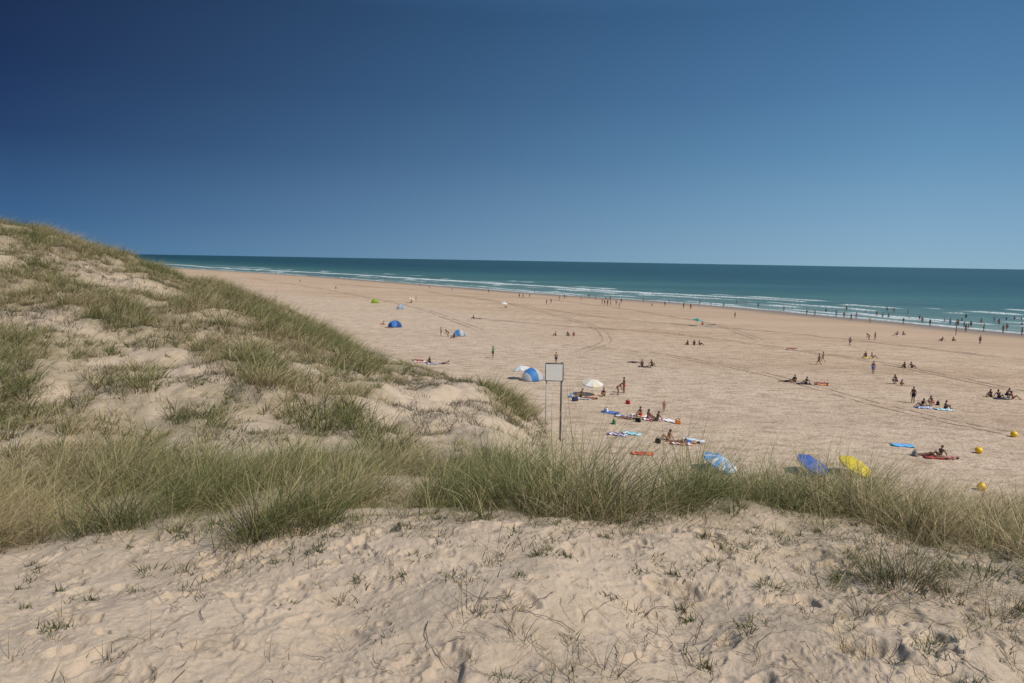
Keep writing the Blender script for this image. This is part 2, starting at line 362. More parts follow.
fm = mth(nt, 'MINIMUM', mth(nt, 'MULTIPLY', fm, 1.4), .95)
base = mixc(nt, fm, base, (.74, .77, .76))
L(nt, base, p.inputs['Base Color']); p.inputs['Specular IOR Level'].default_value = .15
L(nt, mth(nt, 'ADD', .3, mth(nt, 'MULTIPLY', fm, .6)), p.inputs['Roughness'])
bp = N(nt, 'ShaderNodeBump'); bp.inputs['Distance'].default_value = 1
L(nt, mth(nt, 'ADD', mth(nt, 'MULTIPLY', w1, .9), mth(nt, 'MULTIPLY', w2, .18)), bp.inputs['Height']); L(nt, bp.outputs[0], p.inputs['Normal'])
tag(link('sea', me, mt), 'teal sea with thin white breakers along the beach', 'sea', kind='structure')
# ------------------------------------------------------------------ grass blades
BR = np.random.default_rng(5)
def blades(B, Lh, az, lean, droop, wid, colr, wind=(.22, .05), seg=4):
    n = len(B); tt = np.linspace(0, 1, seg+1)
    dx = np.sin(az); dy = np.cos(az)
    sx = BR.uniform(0, 2*PI, n)
    V = np.zeros((n, seg+1, 2, 3)); C = np.zeros((n, seg+1, 2, 3))
    for i, t in enumerate(tt):
        hx = Lh*(np.sin(lean)*t+droop*t*t); up = Lh*(np.cos(lean)*t-droop*.55*t*t*t)
        cx = B[:, 0]+dx*hx+wind[0]*Lh*t*t; cy = B[:, 1]+dy*hx+wind[1]*Lh*t*t; cz = B[:, 2]+up
        w = wid*(1-t**2*.92)*.5
        V[:, i, 0, 0] = cx+np.cos(sx)*w; V[:, i, 0, 1] = cy+np.sin(sx)*w*.6; V[:, i, 0, 2] = cz
        V[:, i, 1, 0] = cx-np.cos(sx)*w; V[:, i, 1, 1] = cy-np.sin(sx)*w*.6; V[:, i, 1, 2] = cz
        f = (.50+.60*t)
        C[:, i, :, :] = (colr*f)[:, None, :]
    b = (np.arange(n)*(seg+1)*2)[:, None]; j = np.arange(seg)[None, :]*2
    Qd = np.stack([b+j, b+j+1, b+j+3, b+j+2], -1).reshape(-1, 4)
    return V.reshape(-1, 3), Qd, C.reshape(-1, 3)
gm, nt, p = newmat('marram_blade')
at = N(nt, 'ShaderNodeAttribute', attribute_name='tint')
p.inputs['Roughness'].default_value = .5; p.inputs['Specular IOR Level'].default_value = .3
L(nt, at.outputs['Color'], p.inputs['Base Color'])
tr = N(nt, 'ShaderNodeBsdfTranslucent'); L(nt, at.outputs['Color'], tr.inputs['Color'])
mx = N(nt, 'ShaderNodeMixShader'); mx.inputs[0].default_value = .3; L(nt, p.outputs[0], mx.inputs[1]); L(nt, tr.outputs[0], mx.inputs[2]); L(nt, mx.outputs[0], nt.nodes['Material Output'].inputs['Surface'])
GREEN = np.array((.215, .245, .075)); DARK = np.array((.10, .125, .04)); STRAW = np.array((.60, .475, .26)); OLIVE = np.array((.36, .32, .13)); BROWN = np.array((.18, .125, .075))
def tint(n, straw=.3, rng=RNG, brown=0.0):
    k = rng.random(n)[:, None]; v = rng.uniform(.7, 1.3, n)[:, None]
    c = np.where(k < straw, STRAW, np.where(k < straw+.28, OLIVE, np.where(k < straw+.5, GREEN, DARK)))
    c = np.where(rng.random(n)[:, None] < brown, BROWN, c)
    return c*v
def tufts(n_c, r0, r1, amax, prob, nb, wid, seg, zone, straw=.3, hs=1.0, spread=1.0, lean0=.12, brown=.05, dexp=1.2):
    rr = np.sqrt(RNG.uniform(r0*r0, r1*r1, n_c)); aa = RNG.uniform(-amax, amax, n_c)
    x = rr*np.sin(aa); y = rr*np.cos(aa); z, h = height(x, y)
    den, ht, u, v = veg(x, y, z)
    ok = (RNG.random(n_c) < den**dexp*prob) & (h > .7) & zone(u, v, x, y)
    x = x[ok]; y = y[ok]; z = z[ok]; ht = ht[ok]*hs; k = len(x); dd = den[ok]
    nbb = np.maximum(4, (nb*RNG.uniform(.25, 1.6, k)*(.35+.65*dd)).astype(int))
    idx = np.repeat(np.arange(k), nbb); n = len(idx)
    tr_ = RNG.uniform(.04, .17, k)*np.clip(ht/.45, .6, 1.4)*spread; hs_ = ht*RNG.uniform(.4, 1.3, k)*(.5+.5*dd)
    pr = np.sqrt(RNG.random(n))*tr_[idx]; pa = RNG.uniform(0, 2*PI, n)
    bx = x[idx]+pr*np.sin(pa); by = y[idx]+pr*np.cos(pa)
    B = np.stack([bx, by, z[idx]-.02], 1)
    az = pa+RNG.normal(0, .8, n); lean = np.abs(RNG.normal(lean0, .3, n))+pr/tr_[idx]*.35
    Lh = hs_[idx]*RNG.uniform(.35, 1.25, n); dr = RNG.uniform(.02, 1.0, n)**1.3
    rs = RNG.random(k)
    dryt = fbm(x/1.6, y/1.6, 501, 3)
    sl = np.clip(straw+1.9*(dryt-.5)+.6*(rs-.5), .05, .95)[idx]
    kk = RNG.random(n); c = np.where((kk < sl)[:, None], STRAW, np.where((kk < sl+(1-sl)*.35)[:, None], OLIVE, np.where((kk < sl+(1-sl)*.75)[:, None], GREEN, DARK)))
    c = np.where((RNG.random(n) < brown)[:, None], BROWN, c)*RNG.uniform(.7, 1.3, n)[:, None]
    return blades(B, Lh, az, lean, dr, wid*RNG.uniform(.7, 1.3, n), c, seg=seg)
def stuff_mesh(name, parts, label, cat):
    off = 0; Vs = []; Qs = []; Cs = []
    for V, Qd, C in parts:
        Vs.append(V); Qs.append(Qd+off); Cs.append(C); off += len(V)
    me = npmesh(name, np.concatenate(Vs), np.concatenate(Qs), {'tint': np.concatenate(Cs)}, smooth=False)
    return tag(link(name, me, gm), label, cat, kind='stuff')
crest = tufts(8600, 4.2, 13, .95, 1.0, 38, .0054, 5, lambda u, v, x, y: y < 9.6, .36, dexp=1.6)
crest2 = tufts(13000, 4.2, 13, .95, .85, 10, .0042, 4, lambda u, v, x, y: y < 9.6, .65, .5, 1.8, .5, .25)
stuff_mesh('marram_grass', [crest, crest2], 'tall green and straw marram grass growing along the near dune crest', 'grass')
hill = tufts(30000, 9, 54, .9, 1, 32, .014, 3, lambda u, v, x, y: (y >= 9.6) & (u < 540), .42, dexp=1.15)
hill2 = tufts(36000, 9, 48, .9, .9, 12, .010, 3, lambda u, v, x, y: (y >= 9.6) & (u < 540), .58, .5, 2.0, .5, .35)
stuff_mesh('marram_grass', [hill, hill2], 'dry olive marram grass patches over the left dune hill', 'grass')
slope = tufts(6000, 9, 40, .9, .9, 24, .011, 3, lambda u, v, x, y: (y >= 9.6) & (u >= 540), .4)
stuff_mesh('marram_grass', [slope], 'marram grass on the seaward slope below the crest', 'grass')
nn = 38000; rr = np.sqrt(RNG.uniform(64, 1600, nn)); aa = RNG.uniform(-.9, .12, nn); x = rr*np.sin(aa); y = rr*np.cos(aa); z, h = height(x, y)
u_, v_ = project(x, y, z); ok = (h > .8) & (RNG.random(nn) < .95*sst(.45, .58, fbm(x/1.1, y/1.1, 711, 3))) & (y > 7.5) & (u_ < 545)
x = x[ok]; y = y[ok]; z = z[ok]; idx = np.repeat(np.arange(len(x)), 9); n = len(idx)
B = np.stack([x[idx]+RNG.normal(0, .09, n), y[idx]+RNG.normal(0, .09, n), z[idx]-.01], 1)
cc = np.where(RNG.random(n)[:, None] < .45, BROWN, np.where(RNG.random(n)[:, None] < .5, np.array((.27, .225, .15)), np.array((.15, .165, .085))))*RNG.uniform(.7, 1.3, n)[:, None]
sc_ = blades(B, RNG.uniform(.05, .22, n), RNG.uniform(0, 2*PI, n), RNG.uniform(.3, 1.3, n), RNG.uniform(0, .3, n), np.full(n, .012), cc, wind=(.05, 0), seg=2)
stuff_mesh('low_scrub', [sc_], 'low brown and grey dead scrub scattered over the left dune', 'scrub')
def strands(n, lmin, lmax, wid, colf, dens, z_off=.006, seg=10, curl=.5):
    x = RNG.uniform(-6, 6, n*3); y = RNG.uniform(2.2, 6, n*3); ok = RNG.random(n*3) < dens(x, y); x = x[ok][:n]; y = y[ok][:n]; n = len(x)
    Ln = RNG.uniform(lmin, lmax, n); a = RNG.uniform(0, 2*PI, n); cv = RNG.normal(0, curl, n); px, py = x.copy(), y.copy(); Vs = []; Cs = []; c = colf(n)
    for i in range(seg+1):
        w = wid*(1-.6*i/seg)*.5; zz = gz(px, py)+z_off+.012*np.sin(i*1.3+a*3)**2
        Vs.append(np.stack([np.stack([px-np.sin(a)*w, py+np.cos(a)*w, zz], 1), np.stack([px+np.sin(a)*w, py-np.cos(a)*w, zz+w*.5], 1)], 1)); Cs.append(np.stack([c, c], 1))
        px = px+np.cos(a)*Ln/seg; py = py+np.sin(a)*Ln/seg; a = a+cv/seg*2+RNG.normal(0, .18, n)
    V = np.stack(Vs, 1).reshape(-1, 3); C = np.stack(Cs, 1).reshape(-1, 3)
    b = (np.arange(n)*(seg+1)*2)[:, None]; j = np.arange(seg)[None, :]*2
    return V, np.stack([b+j, b+j+1, b+j+3, b+j+2], -1).reshape(-1, 4), C
dn = lambda x, y: np.clip(.12+.88*sst(.45, .62, fbm(x/.6, y/.6, 601, 2)), 0, 1)*np.where(x > .3, 1, .5)
brn = lambda n: np.where(RNG.random(n)[:, None] < .6, np.array((.12, .08, .055)), np.array((.28, .215, .14)))*RNG.uniform(.7, 1.2, n)[:, None]
stuff_mesh('dry_grass_litter', [strands(1400, .03, .18, .0044, brn, dn, seg=5), strands(240, .2, .7, .0050, brn, dn, .006, 14, .9),
    strands(700, .05, .3, .0040, lambda n: STRAW*np.ones((n, 1))*.8, dn, seg=7)], 'dark dry stalks and root strands strewn over the foreground sand', 'plant litter')
nc = 700; cxs = RNG.uniform(-6, 6, nc); cys = RNG.uniform(2.6, 6, nc)
uu, vv_ = project(cxs, cys, gz(cxs, cys))
keep = RNG.random(nc) < (.25+.45*sst(640, 540, vv_)+.3*(uu > 450)); cxs = cxs[keep]; cys = cys[keep]
idx = np.repeat(np.arange(len(cxs)), RNG.integers(6, 50, len(cxs))); nl = len(idx); spd = RNG.uniform(.015, .075, len(cxs))[idx]
x = cxs[idx]+RNG.normal(0, 1, nl)*spd; y = cys[idx]+RNG.normal(0, .8, nl)*spd; z = gz(x, y)
see = blades(np.stack([x, y, z-.004], 1), RNG.uniform(.015, .08, nl), RNG.uniform(0, 2*PI, nl), RNG.uniform(.2, 1.3, nl), RNG.uniform(0, .3, nl), np.full(nl, .0065), tint(nl, .10, brown=.12)*.75, wind=(.0, .0), seg=3)
nc = 360; cxs = RNG.uniform(-6, 6, nc); cys = RNG.uniform(2.5, 6, nc); keep = RNG.random(nc) < np.where(cxs > 1.2, .95, .45); cxs = cxs[keep]; cys = cys[keep]
idx = np.repeat(np.arange(len(cxs)), RNG.integers(3, 16, len(cxs))); nl = len(idx); x = cxs[idx]+RNG.normal(0, .03, nl); y = cys[idx]+RNG.normal(0, .03, nl)
wsp = blades(np.stack([x, y, gz(x, y)-.01], 1), RNG.uniform(.05, .24, nl), RNG.uniform(0, 2*PI, nl), RNG.uniform(.1, 1.2, nl), RNG.uniform(0, .8, nl), np.full(nl, .0034), tint(nl, .45, brown=.2), wind=(.15, .0), seg=4)
stuff_mesh('creeping_weed', [see, wsp], 'tiny green seedlings and wispy stems dotted over the foreground sand', 'ground cover')
# individual plants on the bare ledge
PL = [
 (300,552,.12,40,'g','small green weed on bare sand at the left foot of the crest grass'),
 (286,606,.08,50,'g','small leafy green weed in the left half of the foreground sand'),
 (340,600,.10,60,'s','low spreading weed beside the leafy weed in the left foreground'),
 (415,558,.09,50,'g','small weed on bare sand below the middle of the grass crest'),
 (550,555,.09,90,'g','dense little green rosette alone on sand left of centre crest'),
 (498,548,.34,30,'s','thin upright straw stalks at the sand edge in the centre'),
 (656,556,.08,44,'g','small green sprig below the tallest crest grass'),
 (714,560,.10,80,'g','green sprig cluster on sand below the crest right of centre'),
 (770,592,.13,80,'g','green forked weed in the right foreground sand'),
 (516,612,.12,40,'s','sparse weed with dark runners in the centre foreground'),
 (466,622,.32,36,'s','tall thin dry stalks rising from the centre foreground sand'),
 (520,640,.20,30,'s','thin dark stalks just below the centre foreground weed'),
 (505,678,.09,60,'g','small weed at the bottom edge near the centre'),
 (152,570,.13,80,'g','leafy green weed left of a thin sprig on the left sand'),
 (190,570,.12,30,'g','thin green sprig on sand under the left crest grass'),
 (55,640,.09,30,'s','small dry weed low in the left corner sand'),
 (850,582,.16,100,'g','rounded green weed left of the big dark tussock'),
 (898,588,.42,320,'d','big dark spiky grass tussock in the right foreground'),
 (762,628,.11,60,'g','small green weed low in the right foreground'),
 (935,538,.36,130,'s','straw coloured tuft behind the big dark tussock'),
 (1000,622,.28,90,'s','sparse straw tuft at the right edge of the foreground'),
 (985,580,.30,140,'g','green tuft on sand near the right edge'),
 (605,678,.18,28,'s','few dry stalks at the bottom edge right of centre'),
 (690,672,.14,28,'s','flattened dry stalks at the bottom right of centre'),
 (868,655,.14,40,'s','small dry tuft in the bottom right foreground'),
 (690,600,.10,44,'s','thin brown weed midway down the foreground right of centre'),
 (930,640,.12,70,'g','low green weed in the bottom right corner area'),
 (950,598,.26,110,'s','straggly tuft between the big dark tussock and the right edge'),
 (865,615,.18,80,'s','thin straggly tuft just below the rounded green weed'),
]
for i, (u, v, hgt, nb, kind, lab) in enumerate(PL):
    x, y, z = on_ground(u, v); z = float(gz(x, y)[0]); rg = np.random.default_rng(900+i)
    n = nb; pr = np.sqrt(rg.random(n))*hgt*({'g': .75, 's': .35, 'd': .5}[kind]); pa = rg.uniform(0, 2*PI, n)
    B = np.stack([pr*np.sin(pa), pr*np.cos(pa)*.7, np.full(n, -.012)], 1)
    lean = rg.uniform(.05, 1.15, n) if kind == 'd' else (rg.uniform(.2, 1.2, n) if kind == 'g' else rg.uniform(.1, 1.1, n))
    wd = {'g': .0068, 's': .0035, 'd': .0046}[kind]
    cc = {'g': tint(n, .05, rg)*.75, 's': tint(n, .7, rg, .3)*.75, 'd': tint(n, .3, rg)*.5}[kind]
    ll = hgt*rg.uniform(.3, 1.2, n)*(.6 if kind == 'g' else 1)
    V, Qd, C = blades(B, ll, pa+rg.normal(0, .6, n), lean, rg.uniform(0, .9, n), np.full(n, wd), cc, wind=(.15, .03), seg=5)
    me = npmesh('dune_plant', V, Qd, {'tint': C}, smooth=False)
    nm = 'dune_weed' if kind == 'g' else ('grass_tussock' if kind == 'd' else 'dry_grass_tuft')
    o = link(nm, me, gm); o.location = (x, y, z); tag(o, lab, 'plant' if kind == 'g' else 'grass tuft')
# ------------------------------------------------------------------ shape helpers
def capsule(bm, a, b, r0, r1, seg=12):
    a = Vector(a); b = Vector(b); d = b-a; Ln = d.length
    if Ln > 1e-5:
        mm = Matrix.Translation((a+b)/2) @ d.to_track_quat('Z', 'Y').to_matrix().to_4x4()
        bmesh.ops.create_cone(bm, cap_ends=True, segments=seg, radius1=r0, radius2=r1, depth=Ln, matrix=mm)
    for c, r in ((a, r0), (b, r1)): bmesh.ops.create_icosphere(bm, subdivisions=2, radius=r, matrix=Matrix.Translation(c))
def rod(bm, a, b, r0, r1=None, seg=10):
    a = Vector(a); b = Vector(b); d = b-a; r1 = r0 if r1 is None else r1
    mm = Matrix.Translation((a+b)/2) @ d.to_track_quat('Z', 'Y').to_matrix().to_4x4()
    bmesh.ops.create_cone(bm, cap_ends=True, segments=seg, radius1=r0, radius2=r1, depth=d.length, matrix=mm)
def ellip(bm, c, sx, sy, sz, sub=2):
    bmesh.ops.create_icosphere(bm, subdivisions=sub, radius=1, matrix=Matrix.Translation(c) @ Matrix.Diagonal((sx, sy, sz, 1)))
def fin(bm, name, smooth=True):
    me = bpy.data.meshes.new(name); bm.normal_update(); bm.to_mesh(me); bm.free()
    for q in me.polygons: q.use_smooth = smooth
    return me
def remesh(bm, name, vox):
    me = fin(bm, name); o = bpy.data.objects.new('tmp', me); COL.objects.link(o)
    md = o.modifiers.new('r', 'REMESH'); md.mode = 'VOXEL'; md.voxel_size = vox; md.use_smooth_shade = True
    sm = o.modifiers.new('s', 'SMOOTH'); sm.iterations = 3; sm.factor = .5
    dg = bpy.context.evaluated_depsgraph_get(); ne = bpy.data.meshes.new_from_object(o.evaluated_get(dg)); ne.name = name
    bpy.data.objects.remove(o); bpy.data.meshes.remove(me); return ne
# ------------------------------------------------------------------ people
V3 = Vector
POSE = {
 'stand': dict(P=(0,0,.94), U=(0,.02,1), Fw=(0,1,0), K=[(.10,.03,.50),(-.10,.02,.50)], A=[(.11,0,.08),(-.11,-.01,.08)], E=[(.25,-.03,1.12),(-.25,-.03,1.12)], H=[(.27,.07,.88),(-.27,.07,.88)], T=(0,1,0)),
 'arms': dict(P=(0,0,.94), U=(0,.03,1), Fw=(0,1,0), K=[(.13,.03,.50),(-.10,.02,.50)], A=[(.18,0,.08),(-.13,-.01,.08)], E=[(.40,0,1.22),(-.32,.02,1.14)], H=[(.24,.05,1.02),(-.42,.16,1.32)], T=(0,1,0)),
 'walk': dict(P=(0,0,.93), U=(0,.05,1), Fw=(0,1,0), K=[(.09,.17,.53),(-.09,-.02,.50)], A=[(.09,.30,.10),(-.09,-.32,.17)], E=[(.24,-.14,1.13),(-.24,.10,1.12)], H=[(.23,-.14,.88),(-.22,.27,.92)], T=(0,1,.05)),
 'bend': dict(P=(0,-.08,.88), U=(0,.8,.6), Fw=(0,.6,-.8), K=[(.11,.04,.48),(-.11,.04,.48)], A=[(.12,-.03,.08),(-.12,-.03,.08)], E=[(.18,.36,.86),(-.18,.36,.86)], H=[(.14,.42,.60),(-.12,.44,.60)], T=(0,1,0)),
 'crouch': dict(P=(0,-.08,.36), U=(0,.38,.93), Fw=(0,.93,-.38), K=[(.15,.30,.50),(-.15,.30,.50)], A=[(.13,.08,.08),(-.13,.08,.08)], E=[(.24,.24,.58),(-.24,.24,.58)], H=[(.14,.44,.42),(-.14,.44,.40)], T=(0,1,0)),
 'sit': dict(P=(0,0,.12), U=(0,-.26,.97), Fw=(0,.97,.26), K=[(.13,.32,.43),(-.15,.33,.41)], A=[(.13,.63,.08),(-.15,.62,.08)], E=[(.27,-.26,.33),(-.27,-.26,.33)], H=[(.28,-.36,.07),(-.28,-.36,.07)], T=(0,1,.1)),
 'knees': dict(P=(0,0,.12), U=(0,.12,.99), Fw=(0,.99,-.12), K=[(.12,.33,.42),(-.12,.33,.42)], A=[(.1,.52,.08),(-.1,.52,.08)], E=[(.25,.17,.36),(-.25,.17,.36)], H=[(.08,.38,.40),(-.06,.40,.37)], T=(0,1,.1)),
 'lie': dict(P=(0,0,.12), U=(0,-1,.02), Fw=(0,.02,1), K=[(.10,.42,.20),(-.11,.43,.13)], A=[(.11,.82,.08),(-.14,.84,.08)], E=[(.30,-.24,.08),(-.30,-.24,.08)], H=[(.30,.02,.07),(-.30,.02,.07)], T=(0,.35,.95)),
 'prone': dict(P=(0,0,.12), U=(0,-.94,.33), Fw=(0,-.33,-.94), K=[(.10,.43,.09),(-.11,.43,.09)], A=[(.11,.85,.07),(-.14,.84,.07)], E=[(.22,-.50,.06),(-.22,-.50,.06)], H=[(.10,-.72,.06),(-.10,-.72,.06)], T=(0,1,-.2)),
}
def make_pose(ps):
    P0 = V3(ps['P']); Uu = V3(ps['U']).normalized(); Fw = V3(ps['Fw']).normalized(); Rx = V3((1, 0, 0)); T = V3(ps['T']).normalized()
    b = bmesh.new()
    for s in (1, -1):
        capsule(b, P0+Rx*.065*s, P0+Uu*.17+Rx*.05*s, .105, .088); capsule(b, P0+Uu*.17+Rx*.05*s, P0+Uu*.38+Rx*.075*s, .088, .10)
        capsule(b, P0+Uu*.46+Rx*.03*s, P0+Uu*.455+Rx*.165*s, .062, .056)
    capsule(b, P0+Uu*.44, P0+Uu*.56+Fw*.01, .055, .050)
    hc = P0+Uu*.675+Fw*.02
    if ps['U'][1] < -.9: hc = P0+Uu*.675+(Fw*-.01)
    face = Fw if ps is not POSE['prone'] else V3((0, -.95, .1)).normalized()
    up = Uu if ps is not POSE['prone'] else V3((0, -.1, .95)).normalized()
    ellip(b, hc, .078, .094, .098) if abs(Uu.z) > .5 else ellip(b, hc, .078, .098, .094)
    capsule(b, hc-up*.03+face*.03, hc-up*.075+face*.045, .060, .042)
    capsule(b, hc+face*.088-up*.005, hc+face*.108-up*.03, .010, .015)
    for s in (1, -1):
        ellip(b, hc+Rx*.082*s-up*.005, .012, .02, .028, 1)
        k = 0 if s == 1 else 1
        hip = P0+Rx*.09*s-Uu*.02; K = V3(ps['K'][k]); An = V3(ps['A'][k]); E = V3(ps['E'][k]); Hn = V3(ps['H'][k]); sh = P0+Uu*.455+Rx*.175*s
        capsule(b, hip, K, .092, .056); capsule(b, K, K.lerp(An, .3), .055, .056); capsule(b, K.lerp(An, .3), An, .056, .036)
        capsule(b, An-T*.03-V3((0,0,.02)), An+T*.15-V3((0, 0, .04))*(1 if abs(T.z) < .5 else 0), .038, .028)
        capsule(b, sh, E, .052, .040); capsule(b, E, Hn, .040, .026)
        hd = (Hn-E).normalized(); pe = Hn+hd*.07
        if ps['P'][2] < .3 and Hn.z < .1: hd = V3((s*.3, -1, 0)).normalized() if ps is not POSE['prone'] else V3((-s, -.2, 0)).normalized(); pe = Hn+hd*.07
        side = hd.cross(Fw if abs(hd.dot(Fw)) < .9 else Uu).normalized()
        capsule(b, Hn+hd*.02-side*.018, pe-side*.02, .022, .020, 8); capsule(b, Hn+hd*.02+side*.018, pe+side*.02, .022, .020, 8)
        for fi in range(4):
            o_ = side*(-.03+.02*fi); ln = (.07, .08, .076, .06)[fi]
            capsule(b, pe+o_, pe+o_+hd*ln+Fw*.012, .0105, .009, 8)
        capsule(b, Hn+hd*.03+side*-.03, Hn+hd*.07-side*.07, .013, .011, 8)
    body = remesh(b, 'body', .0125)
    b = bmesh.new()
    bmesh.ops.create_icosphere(b, subdivisions=3, radius=1, matrix=Matrix.Translation(hc-face*.008+up*.012) @ Matrix.Diagonal((.094, .110, .110, 1)))
    kill = [q for q in b.verts if ((q.co-hc).dot(face) > .045 and (q.co-hc).dot(up) < .055) or (q.co-hc).dot(up) < -.06]
    bmesh.ops.delete(b, geom=kill, context='VERTS'); hair = fin(b, 'hair')
    b = bmesh.new()
    bmesh.ops.create_icosphere(b, subdivisions=3, radius=1, matrix=Matrix.Translation(hc-face*.008+up*.012) @ Matrix.Diagonal((.096, .112, .112, 1)))
    kill = [q for q in b.verts if ((q.co-hc).dot(face) > .045 and (q.co-hc).dot(up) < .055) or (q.co-hc).dot(up) < -.08]
    bmesh.ops.delete(b, geom=kill, context='VERTS')
    tail = hc-face*.07-up*.05; te = tail-Uu*.20-face*.03
    te.z = max(te.z, .05); rod(b, tail, te, .06, .03); hairl = fin(b, 'hair')
    b = bmesh.new()
    for s in (1, -1):
        k = 0 if s == 1 else 1; hip = P0+Rx*.09*s-Uu*.02; K = V3(ps['K'][k])
        capsule(b, P0+Rx*.065*s, P0+Uu*.07+Rx*.058*s, .116, .108); capsule(b, hip, hip.lerp(K, .55), .105, .088)
    trunks = remesh(b, 'shorts', .02)
    b = bmesh.new()
    for s in (1, -1): capsule(b, P0+Rx*.068*s-Uu*.02, P0+Uu*.02+Rx*.063*s, .113, .110)
    brief = remesh(b, 'bikini', .02)
    b = bmesh.new()
    for s in (1, -1): capsule(b, P0+Uu*.31+Rx*.062*s+Fw*.008, P0+Uu*.36+Rx*.072*s+Fw*.012, .106, .109)
    top = remesh(b, 'bikini', .02)
    b = bmesh.new()
    for s in (1, -1):
        capsule(b, P0+Uu*.02+Rx*.06*s, P0+Uu*.38+Rx*.078*s, .118, .114); capsule(b, P0+Uu*.455+Rx*.05*s, P0+Uu*.455+Rx*.17*s, .070, .066)
        k = 0 if s == 1 else 1; E = V3(ps['E'][k]); sh = P0+Uu*.455+Rx*.175*s; capsule(b, sh, sh.lerp(E, .6), .064, .056)
    shirt = remesh(b, 'shirt', .02)
    return dict(body=body, hair=hair, hairl=hairl, trunks=trunks, brief=brief, top=top, shirt=shirt)
PM = {k: make_pose(v) for k, v in POSE.items()}
SK = {'t': simple('tanned_skin', (.30, .16, .10), .55), 'l': simple('light_skin', (.46, .29, .20), .55), 'd': simple('deep_tan_skin', (.17, .085, .05), .55)}
HR = {'b': simple('dark_hair', (.018, .012, .009), .6), 'n': simple('brown_hair', (.07, .04, .02), .6), 'y': simple('blond_hair', (.36, .25, .11), .6), 'w': simple('grey_hair', (.35, .33, .30), .6)}
CL = {'red': (.50, .04, .04), 'blue': (.05, .14, .45), 'navy': (.012, .02, .07), 'black': (.012, .012, .014), 'white': (.75, .75, .73), 'green': (.04, .20, .07), 'yellow': (.80, .62, .03),
      'pink': (.62, .18, .28), 'turquoise': (.08, .42, .50), 'orange': (.7, .25, .06), 'purple': (.14, .06, .25), 'grey': (.25, .25, .26), 'lime': (.45, .62, .05), 'skyblue': (.12, .38, .75), 'paleblue': (.45, .60, .75), 'cream': (.74, .66, .48)}
def cloth(c): return simple(c+'_cloth', CL[c], .8, .08)
def slotmat(o, mt):
    if not o.data.materials: o.data.materials.append(None)
    o.material_slots[0].link = 'OBJECT'; o.material_slots[0].material = mt
def sub(name, me, mt, parent):
    o = bpy.data.objects.new(name, me); COL.objects.link(o); o.parent = parent; slotmat(o, mt); return o
def person(u, v, pose, head, dress, label, group=None, sc=1.0, skin='t', hair='b'):
    x, y, z = on_beach(u, v)
    if float(inland(np.array([x]), np.array([y]))[0][0]) < 0:
        z = max(float(beach_z(np.array([x]), np.array([y]))[0]), SEA-.45)
    r = bpy.data.objects.new('person', None); r.empty_display_size = .3; COL.objects.link(r)
    r.location = (x, y, z+.01); r.rotation_euler = (0, 0, math.radians(head)); r.scale = (sc, sc, sc)
    tag(r, label, 'person', group); M = PM[pose]
    sub('body', M['body'], SK[skin], r)
    w = dress[0] == 'w'; c = dress[1:].split('/')
    sub('hair', M['hairl'] if w else M['hair'], HR[hair], r)
    if dress[0] == 's': sub('shirt', M['shirt'], cloth(c[0]), r); sub('shorts', M['trunks'], cloth(c[1]), r)
    elif w: sub('bikini_bottom', M['brief'], cloth(c[0]), r); sub('bikini_top', M['top'], cloth(c[0]), r)
    else: sub('swim_shorts', M['trunks'], cloth(c[0]), r)
    return r
